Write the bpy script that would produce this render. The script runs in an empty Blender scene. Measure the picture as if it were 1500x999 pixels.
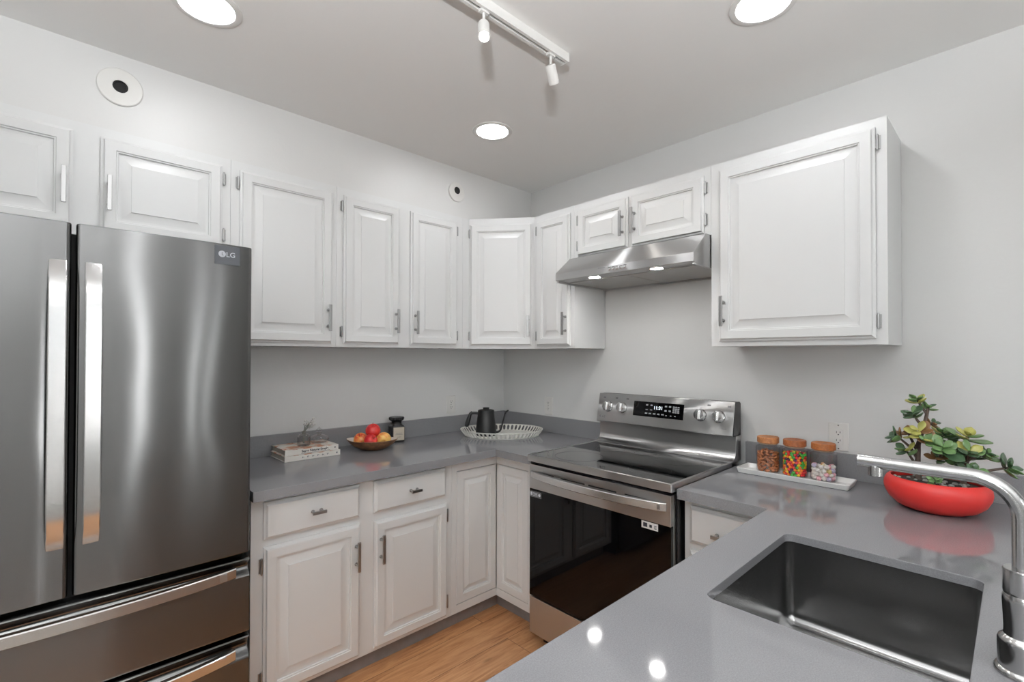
import bpy, bmesh, math, random
from mathutils import Vector, Matrix

random.seed(7)
SC = bpy.context.scene
COL = SC.collection
PI = math.pi

# ------------------------------------------------------------------ camera
yaw, pitch, roll = math.radians(43.41356), math.radians(0.62361), math.radians(0.1096)
fw = Vector((math.sin(yaw) * math.cos(pitch), math.cos(yaw) * math.cos(pitch), math.sin(pitch)))
rt = Vector((math.cos(yaw), -math.sin(yaw), 0))
up = rt.cross(fw)
rt2 = rt * math.cos(roll) + up * math.sin(roll)
up2 = up * math.cos(roll) - rt * math.sin(roll)
cam = bpy.data.cameras.new('camera')
cam.sensor_width = 36.0
cam.lens = 700.388 / 1500 * 36
cam.shift_y = 0.00899
cam.clip_start = 0.02
camo = bpy.data.objects.new('camera', cam)
COL.objects.link(camo)
m3 = Matrix((rt2, up2, -fw)).transposed()
camo.matrix_world = Matrix.Translation((-2.35473, -2.57712, 1.41731)) @ m3.to_4x4()
SC.camera = camo

# ------------------------------------------------------------------ light and exposure
DOWNLIGHT = 76.0          # emission strength of the recessed lenses
SKY, LOWER_GLOW = 26.0, 28.0   # sky, and glow added below the horizon, behind the added windows
SPOT_W = 9.0
UPLIGHT_W = 400.0        # fill lamp added to brighten the ceiling
world = bpy.data.worlds.new('daylight')
SC.world = world
world.use_nodes = True
wn = world.node_tree
bg = wn.nodes['Background']
# overcast sky above the horizon, bright lower half added to light the ceiling
tcw = wn.nodes.new('ShaderNodeTexCoord')
sepw = wn.nodes.new('ShaderNodeSeparateXYZ')
wn.links.new(tcw.outputs['Generated'], sepw.inputs[0])
mrw = wn.nodes.new('ShaderNodeMapRange')
mrw.inputs['From Min'].default_value = -0.06
mrw.inputs['From Max'].default_value = 0.06
wn.links.new(sepw.outputs['Z'], mrw.inputs['Value'])
mxw = wn.nodes.new('ShaderNodeMix')
mxw.data_type = 'RGBA'
mxw.inputs['A'].default_value = (LOWER_GLOW, LOWER_GLOW * .985, LOWER_GLOW * .96, 1)
mxw.inputs['B'].default_value = (SKY * .90, SKY * .96, SKY, 1)
wn.links.new(mrw.outputs['Result'], mxw.inputs['Factor'])
wn.links.new(mxw.outputs['Result'], bg.inputs['Color'])
bg.inputs['Strength'].default_value = 1.0
SC.view_settings.view_transform = 'Standard'
SC.view_settings.look = 'None'
SC.view_settings.gamma = 1.0
SC.view_settings.use_curve_mapping = False
SC.view_settings.exposure = -0.48
try:
    SC.cycles.use_denoising = True
    SC.cycles.max_bounces = 10
    SC.cycles.diffuse_bounces = 6
    SC.cycles.glossy_bounces = 5
    SC.cycles.transparent_max_bounces = 24
    SC.cycles.caustics_reflective = False
    SC.cycles.caustics_refractive = False
    SC.cycles.sample_clamp_indirect = 4.0
except Exception:
    pass

# ------------------------------------------------------------------ materials
def lin(c):
    return tuple((x / 255 / 12.92) if x / 255 <= 0.04045 else ((x / 255 + 0.055) / 1.055) ** 2.4 for x in c) + (1.0,)

def new_mat(name):
    m = bpy.data.materials.new(name)
    m.use_nodes = True
    nt = m.node_tree
    return m, nt, nt.nodes['Principled BSDF']

def N(nt, kind, **kw):
    n = nt.nodes.new(kind)
    for k, v in kw.items():
        setattr(n, k, v)
    return n

def bump(nt, b, height, strength, dist=0.002):
    bp = N(nt, 'ShaderNodeBump')
    bp.inputs['Strength'].default_value = strength
    bp.inputs['Distance'].default_value = dist
    nt.links.new(height, bp.inputs['Height'])
    nt.links.new(bp.outputs['Normal'], b.inputs['Normal'])

def plain(name, rgb, rough=0.5, metal=0.0, spec=0.5, coat=0.0, noise=0.06, scale=30.0):
    m, nt, b = new_mat(name)
    c = lin(rgb)
    tc = N(nt, 'ShaderNodeTexCoord')
    nz = N(nt, 'ShaderNodeTexNoise')
    nz.inputs['Scale'].default_value = scale
    nz.inputs['Detail'].default_value = 3
    nt.links.new(tc.outputs['Object'], nz.inputs['Vector'])
    mx = N(nt, 'ShaderNodeMix', data_type='RGBA')
    mx.inputs['A'].default_value = tuple(x * (1 - noise) for x in c[:3]) + (1,)
    mx.inputs['B'].default_value = tuple(min(1, x * (1 + noise)) for x in c[:3]) + (1,)
    nt.links.new(nz.outputs['Fac'], mx.inputs['Factor'])
    nt.links.new(mx.outputs['Result'], b.inputs['Base Color'])
    b.inputs['Roughness'].default_value = rough
    b.inputs['Metallic'].default_value = metal
    b.inputs['Specular IOR Level'].default_value = spec
    b.inputs['Coat Weight'].default_value = coat
    return m

def paint(name, rgb, rough, bscale, bstr, dist=0.002):
    m, nt, b = new_mat(name)
    b.inputs['Base Color'].default_value = lin(rgb)
    b.inputs['Roughness'].default_value = rough
    tc = N(nt, 'ShaderNodeTexCoord')
    nz = N(nt, 'ShaderNodeTexNoise')
    nz.inputs['Scale'].default_value = bscale
    nz.inputs['Detail'].default_value = 2
    nt.links.new(tc.outputs['Object'], nz.inputs['Vector'])
    bump(nt, b, nz.outputs['Fac'], bstr, dist)
    return m

def steel(name, val, rough, stretch, aniso=0.6, axis='Z', bstr=0.05, tint=(1, 1, 1), rot=0.0, warp=0.0):
    m, nt, b = new_mat(name)
    b.inputs['Metallic'].default_value = 1.0
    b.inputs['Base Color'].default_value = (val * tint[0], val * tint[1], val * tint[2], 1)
    if aniso:
        b.inputs['Anisotropic'].default_value = aniso
        b.inputs['Anisotropic Rotation'].default_value = rot
        tg = N(nt, 'ShaderNodeTangent', direction_type='RADIAL', axis=axis)
        nt.links.new(tg.outputs['Tangent'], b.inputs['Tangent'])
    tc = N(nt, 'ShaderNodeTexCoord')
    mp = N(nt, 'ShaderNodeMapping')
    mp.inputs['Scale'].default_value = stretch
    nz = N(nt, 'ShaderNodeTexNoise')
    nz.inputs['Scale'].default_value = 1.0
    nz.inputs['Detail'].default_value = 4
    nt.links.new(tc.outputs['Object'], mp.inputs['Vector'])
    nt.links.new(mp.outputs['Vector'], nz.inputs['Vector'])
    mr = N(nt, 'ShaderNodeMapRange')
    mr.inputs['To Min'].default_value = rough * (0.85 if bstr else 0.97)
    mr.inputs['To Max'].default_value = rough * (1.15 if bstr else 1.03)
    nt.links.new(nz.outputs['Fac'], mr.inputs['Value'])
    nt.links.new(mr.outputs['Result'], b.inputs['Roughness'])
    if bstr:
        bump(nt, b, nz.outputs['Fac'], bstr, 0.0004)
    if warp:                                     # the faint waviness of sheet steel
        wz = N(nt, 'ShaderNodeTexNoise')
        wz.inputs['Scale'].default_value = 1.7
        wz.inputs['Detail'].default_value = 1
        nt.links.new(tc.outputs['Object'], wz.inputs['Vector'])
        bump(nt, b, wz.outputs['Fac'], 1.0, warp)
    return m

def emit(name, rgb, strength):
    m, nt, b = new_mat(name)
    b.inputs['Base Color'].default_value = (0.9, 0.9, 0.9, 1)
    b.inputs['Emission Color'].default_value = rgb + (1,)
    b.inputs['Emission Strength'].default_value = strength
    return m

def thin_glass(name, tint=0.97, edge=0.55, power=4.0, top=0.55):
    m, nt, b = new_mat(name)
    nt.nodes.remove(b)
    out = nt.nodes['Material Output']
    lw = N(nt, 'ShaderNodeLayerWeight')
    lw.inputs['Blend'].default_value = 0.35
    mx = N(nt, 'ShaderNodeMix', data_type='RGBA')
    mx.inputs['A'].default_value = (tint, tint, tint, 1)
    mx.inputs['B'].default_value = (edge, edge * 1.01, edge * 1.02, 1)
    nt.links.new(lw.outputs['Facing'], mx.inputs['Factor'])
    tr = N(nt, 'ShaderNodeBsdfTransparent')
    nt.links.new(mx.outputs['Result'], tr.inputs['Color'])
    gl = N(nt, 'ShaderNodeBsdfGlossy')
    gl.inputs['Roughness'].default_value = 0.02
    lf = N(nt, 'ShaderNodeLayerWeight')
    lf.inputs['Blend'].default_value = 0.5
    pw = N(nt, 'ShaderNodeMath', operation='POWER')
    pw.inputs[1].default_value = power
    nt.links.new(lf.outputs['Facing'], pw.inputs[0])
    fr = N(nt, 'ShaderNodeMapRange')
    fr.inputs['To Min'].default_value = 0.035
    fr.inputs['To Max'].default_value = top
    nt.links.new(pw.outputs[0], fr.inputs['Value'])
    ms = N(nt, 'ShaderNodeMixShader')
    nt.links.new(fr.outputs['Result'], ms.inputs['Fac'])
    nt.links.new(tr.outputs['BSDF'], ms.inputs[1])
    nt.links.new(gl.outputs['BSDF'], ms.inputs[2])
    nt.links.new(ms.outputs['Shader'], out.inputs['Surface'])
    return m

def wood_floor():
    m, nt, b = new_mat('oak_plank_floor')
    tc = N(nt, 'ShaderNodeTexCoord')
    br = N(nt, 'ShaderNodeTexBrick')
    br.inputs['Scale'].default_value = 1.0
    br.inputs['Brick Width'].default_value = 1.25
    br.inputs['Row Height'].default_value = 0.19
    br.inputs['Mortar Size'].default_value = 0.0012
    br.inputs['Mortar Smooth'].default_value = 0.1
    br.offset = 0.37
    br.inputs['Color1'].default_value = (0, 0, 0, 1)
    br.inputs['Color2'].default_value = (1, 1, 1, 1)
    br.inputs['Mortar'].default_value = (0.3, 0.3, 0.3, 1)
    nt.links.new(tc.outputs['Object'], br.inputs['Vector'])
    # grain, shifted from plank to plank
    mp = N(nt, 'ShaderNodeMapping')
    mp.inputs['Scale'].default_value = (1.6, 14, 1)
    cx = N(nt, 'ShaderNodeCombineXYZ')
    sh = N(nt, 'ShaderNodeMath', operation='MULTIPLY')
    sh.inputs[1].default_value = 17.0
    sep = N(nt, 'ShaderNodeSeparateColor')
    nt.links.new(br.outputs['Color'], sep.inputs['Color'])
    nt.links.new(sep.outputs['Red'], sh.inputs[0])
    nt.links.new(sh.outputs[0], cx.inputs['Z'])
    va = N(nt, 'ShaderNodeVectorMath', operation='ADD')
    nt.links.new(tc.outputs['Object'], mp.inputs['Vector'])
    nt.links.new(mp.outputs['Vector'], va.inputs[0])
    nt.links.new(cx.outputs['Vector'], va.inputs[1])
    nz = N(nt, 'ShaderNodeTexNoise')
    nz.inputs['Scale'].default_value = 2.2
    nz.inputs['Detail'].default_value = 7
    nz.inputs['Roughness'].default_value = 0.62
    nz.inputs['Distortion'].default_value = 1.2
    nt.links.new(va.outputs['Vector'], nz.inputs['Vector'])
    cr = N(nt, 'ShaderNodeValToRGB')
    e = cr.color_ramp.elements
    e[0].position, e[0].color = 0.27, lin((116, 74, 46))
    e[1].position, e[1].color = 0.75, lin((214, 166, 122))
    k = e.new(0.40)
    k.color = lin((174, 121, 80))
    k = e.new(0.56)
    k.color = lin((198, 146, 102))
    nt.links.new(nz.outputs['Fac'], cr.inputs['Fac'])
    # a few dark knots
    mp2 = N(nt, 'ShaderNodeMapping')
    mp2.inputs['Scale'].default_value = (3.2, 9.0, 1)
    nt.links.new(tc.outputs['Object'], mp2.inputs['Vector'])
    vo = N(nt, 'ShaderNodeTexVoronoi')
    vo.inputs['Scale'].default_value = 1.0
    nt.links.new(mp2.outputs['Vector'], vo.inputs['Vector'])
    kr = N(nt, 'ShaderNodeMapRange')
    kr.inputs['From Min'].default_value = 0.03
    kr.inputs['From Max'].default_value = 0.13
    kr.inputs['To Min'].default_value = 0.45
    kr.inputs['To Max'].default_value = 1.0
    nt.links.new(vo.outputs['Distance'], kr.inputs['Value'])
    mk = N(nt, 'ShaderNodeMix', data_type='RGBA', blend_type='MULTIPLY')
    mk.inputs['Factor'].default_value = 1.0
    nt.links.new(cr.outputs['Color'], mk.inputs['A'])
    nt.links.new(kr.outputs['Result'], mk.inputs['B'])
    pr = N(nt, 'ShaderNodeMapRange')
    pr.inputs['To Min'].default_value = 0.86
    pr.inputs['To Max'].default_value = 1.08
    nt.links.new(sep.outputs['Red'], pr.inputs['Value'])
    mk2 = N(nt, 'ShaderNodeMix', data_type='RGBA', blend_type='MULTIPLY')
    mk2.inputs['Factor'].default_value = 1.0
    nt.links.new(mk.outputs['Result'], mk2.inputs['A'])
    nt.links.new(pr.outputs['Result'], mk2.inputs['B'])
    dk = N(nt, 'ShaderNodeMix', data_type='RGBA')
    dk.inputs['B'].default_value = lin((86, 52, 30))
    nt.links.new(mk2.outputs['Result'], dk.inputs['A'])
    nt.links.new(br.outputs['Fac'], dk.inputs['Factor'])
    nt.links.new(dk.outputs['Result'], b.inputs['Base Color'])
    b.inputs['Roughness'].default_value = 0.38
    bump(nt, b, nz.outputs['Fac'], 0.06)
    return m

def quartz():
    m, nt, b = new_mat('grey_quartz')
    tc = N(nt, 'ShaderNodeTexCoord')
    nz = N(nt, 'ShaderNodeTexNoise')
    nz.inputs['Scale'].default_value = 420
    nz.inputs['Detail'].default_value = 2
    nt.links.new(tc.outputs['Object'], nz.inputs['Vector'])
    cr = N(nt, 'ShaderNodeValToRGB')
    cr.color_ramp.elements[0].position = 0.30
    cr.color_ramp.elements[0].color = lin((122, 122, 125))
    cr.color_ramp.elements[1].position = 0.72
    cr.color_ramp.elements[1].color = lin((136, 136, 139))
    nt.links.new(nz.outputs['Fac'], cr.inputs['Fac'])
    nt.links.new(cr.outputs['Color'], b.inputs['Base Color'])
    b.inputs['Roughness'].default_value = 0.06
    b.inputs['Specular IOR Level'].default_value = 0.6
    return m

def grain(name, dark, light, scale=(6, 60, 60), rough=0.5):
    m, nt, b = new_mat(name)
    tc = N(nt, 'ShaderNodeTexCoord')
    mp = N(nt, 'ShaderNodeMapping')
    mp.inputs['Scale'].default_value = scale
    nz = N(nt, 'ShaderNodeTexNoise')
    nz.inputs['Scale'].default_value = 1.5
    nz.inputs['Detail'].default_value = 5
    nz.inputs['Distortion'].default_value = 0.8
    nt.links.new(tc.outputs['Object'], mp.inputs['Vector'])
    nt.links.new(mp.outputs['Vector'], nz.inputs['Vector'])
    cr = N(nt, 'ShaderNodeValToRGB')
    cr.color_ramp.elements[0].position = 0.3
    cr.color_ramp.elements[0].color = lin(dark)
    cr.color_ramp.elements[1].position = 0.7
    cr.color_ramp.elements[1].color = lin(light)
    nt.links.new(nz.outputs['Fac'], cr.inputs['Fac'])
    nt.links.new(cr.outputs['Color'], b.inputs['Base Color'])
    b.inputs['Roughness'].default_value = rough
    return m

def apple_mat(name, a, c, lo, hi):
    m, nt, b = new_mat(name)
    tc = N(nt, 'ShaderNodeTexCoord')
    nz = N(nt, 'ShaderNodeTexNoise')
    nz.inputs['Scale'].default_value = 22
    nz.inputs['Detail'].default_value = 4
    nz.inputs['Distortion'].default_value = 0.7
    nt.links.new(tc.outputs['Object'], nz.inputs['Vector'])
    cr = N(nt, 'ShaderNodeValToRGB')
    cr.color_ramp.elements[0].position = lo
    cr.color_ramp.elements[0].color = lin(a)
    cr.color_ramp.elements[1].position = hi
    cr.color_ramp.elements[1].color = lin(c)
    nt.links.new(nz.outputs['Fac'], cr.inputs['Fac'])
    nt.links.new(cr.outputs['Color'], b.inputs['Base Color'])
    b.inputs['Roughness'].default_value = 0.28
    return m

M = dict(
    wall=paint('white_wall_paint', (224, 224, 223), 0.42, 55, 0.22),
    ceiling=paint('white_ceiling_paint', (240, 239, 237), 0.6, 40, 0.25),
    cab=paint('white_cabinet_paint', (226, 227, 227), 0.33, 8, 0.02),
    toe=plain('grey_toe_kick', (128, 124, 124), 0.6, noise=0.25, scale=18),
    floor=wood_floor(),
    carpet=paint('grey_carpet', (158, 156, 152), 0.9, 300, 0.5, 0.004),
    quartz=quartz(),
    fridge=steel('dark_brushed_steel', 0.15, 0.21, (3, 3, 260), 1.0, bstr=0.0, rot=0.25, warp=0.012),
    fridge_bar=steel('bright_brushed_steel', 0.74, 0.24, (260, 260, 3), 0.3),
    fridge_side=plain('charcoal_enamel', (70, 70, 72), 0.45),
    range_steel=steel('brushed_range_steel', 0.60, 0.28, (260, 3, 260), 1.0, rot=0.25, bstr=0.0),
    range_bar=steel('satin_handle_steel', 0.72, 0.26, (260, 3, 260), 0.3),
    hood=steel('brushed_hood_steel', 0.68, 0.30, (260, 3, 260), 1.0, rot=0.25, bstr=0.0),
    sink=steel('sink_steel', 0.34, 0.24, (3, 200, 200), 0.4, bstr=0.0),
    nickel=steel('brushed_nickel', 0.52, 0.19, (5, 5, 5), 0.0, bstr=0.0),
    pull=steel('satin_nickel_pull', 0.42, 0.32, (5, 5, 5), 0.0, bstr=0.0),
    chrome=steel('chrome', 0.78, 0.12, (10, 10, 10), 0.0, bstr=0.0),
    black=plain('black_plastic', (14, 14, 15), 0.35),
    gap=plain('black_gap', (6, 6, 7), 0.7),
    glass_black=plain('black_oven_glass', (5, 5, 6), 0.03, spec=0.2),
    ceramic=plain('black_ceramic_glass', (10, 10, 11), 0.035, spec=0.9, coat=0.6),
    matte_black=plain('matte_black', (12, 12, 13), 0.45),
    plastic=plain('white_plastic', (228, 227, 224), 0.35, noise=0.01),
    grille=plain('pale_mesh_filter', (196, 196, 194), 0.45, 0.6),
    lens=emit('lamp_lens', (0.975, 0.985, 1.0), DOWNLIGHT),
    hood_lens=emit('hood_lens', (1.0, 0.985, 0.96), 160.0),
    bulb=emit('spot_bulb', (1.0, 0.97, 0.93), 60.0),
    digits=emit('display_digits', (0.75, 0.9, 1.0), 1.6),
    ink=plain('dark_ink', (32, 34, 44), 0.6),
    ink_soft=plain('grey_ink', (120, 120, 122), 0.6),
    logo=plain('pale_logo', (196, 200, 208), 0.4),
    logo_plate=plain('logo_field', (84, 86, 90), 0.35, 0.7),
    sticker=plain('white_sticker', (226, 226, 224), 0.5),
    paper=plain('white_paper', (226, 222, 214), 0.6, noise=0.03),
    pages=grain('page_edges', (190, 182, 170), (226, 220, 208), (2, 2, 400), 0.8),
    cover=apple_mat('printed_cover', (190, 120, 70), (232, 228, 220), 0.42, 0.53),
    glass=thin_glass('clear_glass', 0.99, 0.93),
    glass_thick=thin_glass('clear_cut_glass', 0.97, 0.74, 2.2, 0.95),
    window=thin_glass('window_glass', 0.97, 0.8),
    lidwood=grain('acacia_wood', (140, 84, 46), (192, 130, 82), (10, 70, 70)),
    lidwood2=grain('oiled_acacia_wood', (116, 62, 32), (170, 100, 56), (10, 70, 70)),
    lidwood3=grain('amber_acacia_wood', (126, 70, 32), (182, 110, 58), (10, 70, 70)),
    seal=plain('clear_seal', (176, 150, 126), 0.3),
    bowlwood=grain('bowl_wood', (84, 56, 36), (134, 94, 62), (20, 20, 60), 0.45),
    bowlin=plain('white_enamel', (214, 206, 198), 0.35),
    tray=plain('white_enamelled_metal', (226, 225, 218), 0.35, noise=0.02),
    ceramic_white=plain('white_ceramic', (232, 232, 230), 0.18, noise=0.01),
    label=plain('beige_label', (186, 176, 160), 0.6),
    red_pot=plain('red_glaze', (196, 44, 40), 0.42, noise=0.04),
    soil=plain('potting_soil', (40, 32, 27), 0.9, noise=0.5, scale=200),
    pebble=plain('grey_pebble', (150, 148, 142), 0.7, noise=0.3, scale=120),
    bark=plain('jade_bark', (74, 60, 52), 0.8, noise=0.35, scale=120),
    leaf=plain('jade_green', (92, 122, 74), 0.28, noise=0.35, scale=60),
    leaf2=plain('jade_yellow_green', (166, 164, 88), 0.30, noise=0.3, scale=60),
    leaf3=plain('jade_dark', (60, 84, 58), 0.3, noise=0.35, scale=60),
    leaf4=plain('jade_bronze', (122, 88, 54), 0.35, noise=0.4, scale=60),
    apple_red=apple_mat('red_apple', (170, 20, 34), (214, 66, 50), 0.35, 0.75),
    apple_mix=apple_mat('blush_apple', (188, 44, 40), (224, 168, 84), 0.36, 0.60),
    apple_gold=apple_mat('golden_apple', (206, 92, 52), (228, 184, 100), 0.30, 0.52),
    stalk=plain('apple_stalk', (86, 60, 38), 0.7),
    flower=plain('dried_blossom', (214, 212, 208), 0.7),
    twig=plain('dried_stalk', (110, 112, 104), 0.7),
    almond=grain('almond_skin', (132, 74, 42), (186, 116, 70), (40, 200, 200), 0.5),
)
for nm, c in dict(red=(206, 40, 40), orange=(240, 124, 28), yellow=(236, 196, 40), green=(64, 164, 56), purple=(70, 30, 62)).items():
    M['candy_' + nm] = plain('glazed_' + nm, c, 0.25, noise=0.03)
for nm, c in dict(white=(238, 232, 226), pink=(236, 180, 190), yellow=(236, 218, 150), lilac=(206, 196, 222), peach=(240, 190, 140)).items():
    M['puff_' + nm] = plain('sugar_' + nm, c, 0.7, noise=0.03)

# ------------------------------------------------------------------ mesh helpers
class MB:
    """Collects shapes given in world coordinates; build() links them as one mesh object."""
    def __init__(s):
        s.bm = bmesh.new()
    def _merge(s, b2, mi=0):
        mp = {v: s.bm.verts.new(v.co) for v in b2.verts}
        for f in b2.faces:
            try:
                nf = s.bm.faces.new([mp[v] for v in f.verts])
                nf.material_index = mi
            except ValueError:
                pass
        b2.free()
    def box(s, x0, x1, y0, y1, z0, z1, bev=0.0, seg=2, mi=0):
        b = bmesh.new()
        bmesh.ops.create_cube(b, size=1)
        for v in b.verts:
            v.co = Vector(((x0 + x1) / 2 + v.co.x * (x1 - x0), (y0 + y1) / 2 + v.co.y * (y1 - y0), (z0 + z1) / 2 + v.co.z * (z1 - z0)))
        if bev:
            bmesh.ops.bevel(b, geom=b.edges[:], offset=bev, segments=seg, profile=0.5, affect='EDGES')
        s._merge(b, mi)
        return s
    def prism(s, pts, axis, a0, a1, bev=0.0, mi=0, seg=2):
        """pts: 2D outline in the other two axes (x,y for z; y,z for x; x,z for y)."""
        def P(p, a):
            return {'x': (a, p[0], p[1]), 'y': (p[0], a, p[1]), 'z': (p[0], p[1], a)}[axis]
        b = bmesh.new()
        lo = [b.verts.new(P(p, a0)) for p in pts]
        hi = [b.verts.new(P(p, a1)) for p in pts]
        n = len(pts)
        caps = [b.faces.new(lo), b.faces.new(hi)]
        for i in range(n):
            b.faces.new((lo[i], lo[(i + 1) % n], hi[(i + 1) % n], hi[i]))
        bmesh.ops.recalc_face_normals(b, faces=b.faces[:])
        if bev:
            es = [e for c in caps for e in c.edges]
            bmesh.ops.bevel(b, geom=es, offset=bev, segments=seg, profile=0.5, affect='EDGES')
        s._merge(b, mi)
        return s
    def rings(s, rings, closed=True, cap0=False, cap1=False, mi=0, loop=False):
        b = bmesh.new()
        R = [[b.verts.new(p) for p in r] for r in rings]
        n = len(R[0])
        idx = list(range(len(R) - 1)) + ([len(R) - 1] if loop else [])
        for i in idx:
            A, B = R[i], R[(i + 1) % len(R)]
            for j in range(n if closed else n - 1):
                k = (j + 1) % n
                try:
                    b.faces.new((A[j], A[k], B[k], B[j]))
                except ValueError:
                    pass
        if cap0:
            b.faces.new(R[0])
        if cap1:
            b.faces.new(R[-1])
        bmesh.ops.recalc_face_normals(b, faces=b.faces[:])
        s._merge(b, mi)
        return s
    def lathe(s, prof, c=(0, 0, 0), seg=32, axis='z', cap0=True, cap1=True, sx=1.0, sy=1.0, mi=0, rot=None):
        rs = []
        c = Vector(c)
        for r, h in prof:
            ring = []
            for i in range(seg):
                t = 2 * PI * i / seg
                a, bb = r * math.cos(t) * sx, r * math.sin(t) * sy
                p = {'z': Vector((a, bb, h)), 'x': Vector((h, a, bb)), 'y': Vector((a, h, bb))}[axis]
                if rot is not None:
                    p = rot @ p
                ring.append(c + p)
            rs.append(ring)
        return s.rings(rs, True, cap0, cap1, mi)
    def tube(s, pts, rad, seg=12, cap=True, mi=0, flat=1.0):
        pts = [Vector(p) for p in pts]
        n = len(pts)
        if not isinstance(rad, (list, tuple)):
            rad = [rad] * n
        rs = []
        ref = None
        for i, p in enumerate(pts):
            t = (pts[min(i + 1, n - 1)] - pts[max(i - 1, 0)]).normalized()
            if ref is None:
                ref = t.orthogonal().normalized()
            ref = (ref - t * ref.dot(t)).normalized()
            bi = t.cross(ref)
            rs.append([p + (ref * math.cos(2 * PI * k / seg) + bi * math.sin(2 * PI * k / seg) * flat) * rad[i] for k in range(seg)])
        return s.rings(rs, True, cap, cap, mi)
    def ball(s, c, r, seg=12, scale=(1, 1, 1), rot=None, mi=0):
        b = bmesh.new()
        bmesh.ops.create_uvsphere(b, u_segments=seg, v_segments=max(6, seg // 2 + 2), radius=r)
        for v in b.verts:
            p = Vector((v.co.x * scale[0], v.co.y * scale[1], v.co.z * scale[2]))
            v.co = Vector(c) + (rot @ p if rot is not None else p)
        s._merge(b, mi)
        return s
    def build(s, name, mat, parent=None, smooth=35):
        bm = s.bm
        bmesh.ops.remove_doubles(bm, verts=bm.verts[:], dist=1e-6)
        cs = [v.co for v in bm.verts]
        lo = Vector((min(c.x for c in cs), min(c.y for c in cs), min(c.z for c in cs)))
        hi = Vector((max(c.x for c in cs), max(c.y for c in cs), max(c.z for c in cs)))
        o0 = (lo + hi) / 2
        for v in bm.verts:
            v.co = v.co - o0
        me = bpy.data.meshes.new(name)
        bm.to_mesh(me)
        bm.free()
        if smooth:
            me.polygons.foreach_set('use_smooth', [True] * len(me.polygons))
            me.set_sharp_from_angle(angle=math.radians(smooth))
        for mm in (mat if isinstance(mat, (list, tuple)) else [mat]):
            me.materials.append(mm)
        o = bpy.data.objects.new(name, me)
        COL.objects.link(o)
        if smooth and smooth <= 40:
            wn_ = o.modifiers.new('weighted_normals', 'WEIGHTED_NORMAL')
            wn_.keep_sharp = True
            wn_.weight = 50
        place(o, o0, parent)
        return o

WORLD = {}
def place(o, w, parent=None):
    w = Vector(w)
    WORLD[o.name] = w
    if parent is not None:
        o.parent = parent
        o.location = w - WORLD[parent.name]
    else:
        o.location = w
    return o

def thing(name, label, cat, loc, group=None):
    o = bpy.data.objects.new(name, None)
    o.empty_display_size = 0.05
    COL.objects.link(o)
    place(o, loc)
    return tag(o, label, cat, group)

def tag(o, label, cat, group=None):
    o['label'] = label
    o['category'] = cat
    if group:
        o['group'] = group
    return o

def struct(o, label=None):
    o['kind'] = 'structure'
    if label:
        o['label'] = label
    return o

def text(name, body, mat, parent, loc, size, right, upv, depth=0.0006, bold=0.0, spacing=1.0):
    cu = bpy.data.curves.new(name, 'FONT')
    cu.body = body
    cu.size = size
    cu.extrude = depth
    cu.offset = bold
    cu.space_character = spacing
    cu.align_x = 'CENTER'
    cu.align_y = 'CENTER'
    tmp = bpy.data.objects.new(name + '_tmp', cu)
    COL.objects.link(tmp)
    dg = bpy.context.evaluated_depsgraph_get()
    me = bpy.data.meshes.new_from_object(tmp.evaluated_get(dg))
    bpy.data.objects.remove(tmp)
    r, u = Vector(right).normalized(), Vector(upv).normalized()
    n = r.cross(u)
    mt = Matrix((r, u, n)).transposed()
    for v in me.vertices:
        v.co = mt @ v.co
    me.materials.clear()
    me.materials.append(mat)
    me.name = name
    o = bpy.data.objects.new(name, me)
    COL.objects.link(o)
    place(o, loc, parent)
    return o

# ------------------------------------------------------------------ the room
ZC = 2.538                      # ceiling height
XL, YB = -5.3, -5.2             # far ends of the open-plan room behind the camera
struct(MB().box(-3.0, 0, -2.0, 0, -0.1, 0).build('floor', M['floor'], None, 0), 'oak plank floor of the kitchen')
struct(MB().box(XL, -3.0, YB, 0, -0.1, 0).box(-3.0, 0, YB, -2.0, -0.1, 0).build('floor_living', M['carpet'], None, 0), 'grey carpet of the living area')
struct(MB().box(XL - .1, .1, YB - .1, .1, ZC, ZC + 0.1).build('ceiling', M['ceiling'], None, 0), 'white textured ceiling')
struct(MB().box(XL - .1, .1, 0, 0.1, 0, ZC).build('wall_left', M['wall'], None, 0), 'white wall behind the refrigerator')
struct(MB().box(0, 0.1, YB, 0, 0, ZC).build('wall_right', M['wall'], None, 0), 'white wall behind the range')
struct(MB().box(XL, 0, -0.278, 0, 2.2485, ZC).build('trim_1', M['wall'], None, 0), 'white soffit above the left cabinets')
HOLES = [(-1.92, -1.80, 0.05, 2.15), (-1.18, -1.11, 0.05, 2.15), (-0.93, -0.87, 0.05, 2.15)]  # slots added so the refrigerator doors mirror bright streaks
HOLES_F = [(-3.2, -2.75, 1.1, 2.1)]  # opening added for soft fill light in the kitchen
def holed(end0, end1, holes, put_box):
    x = end0
    for (a, b_, z0, z1) in holes:
        put_box(x, a, 0, ZC)
        put_box(a, b_, 0, z0)
        put_box(a, b_, z1, ZC)
        x = b_
    put_box(x, end1, 0, ZC)
wb = MB()
holed(XL, 0, HOLES, lambda a, b_, z0, z1: wb.box(a, b_, YB - .1, YB, z0, z1))
struct(wb.build('wall_back', M['wall'], None, 0), 'white wall of the living area')
wf = MB()
holed(YB, 0, HOLES_F, lambda a, b_, z0, z1: wf.box(XL - .1, XL, a, b_, z0, z1))
struct(wf.build('wall_front', M['wall'], None, 0), 'white wall at the far end of the living area')
def portal(loc, size, rot):
    li = bpy.data.lights.new('window_portal', 'AREA')
    li.shape = 'RECTANGLE'
    li.size, li.size_y = size
    li.cycles.is_portal = True
    lo = bpy.data.objects.new('window_portal', li)
    lo.location = loc
    lo.rotation_euler = rot
    COL.objects.link(lo)
k = 0
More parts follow.
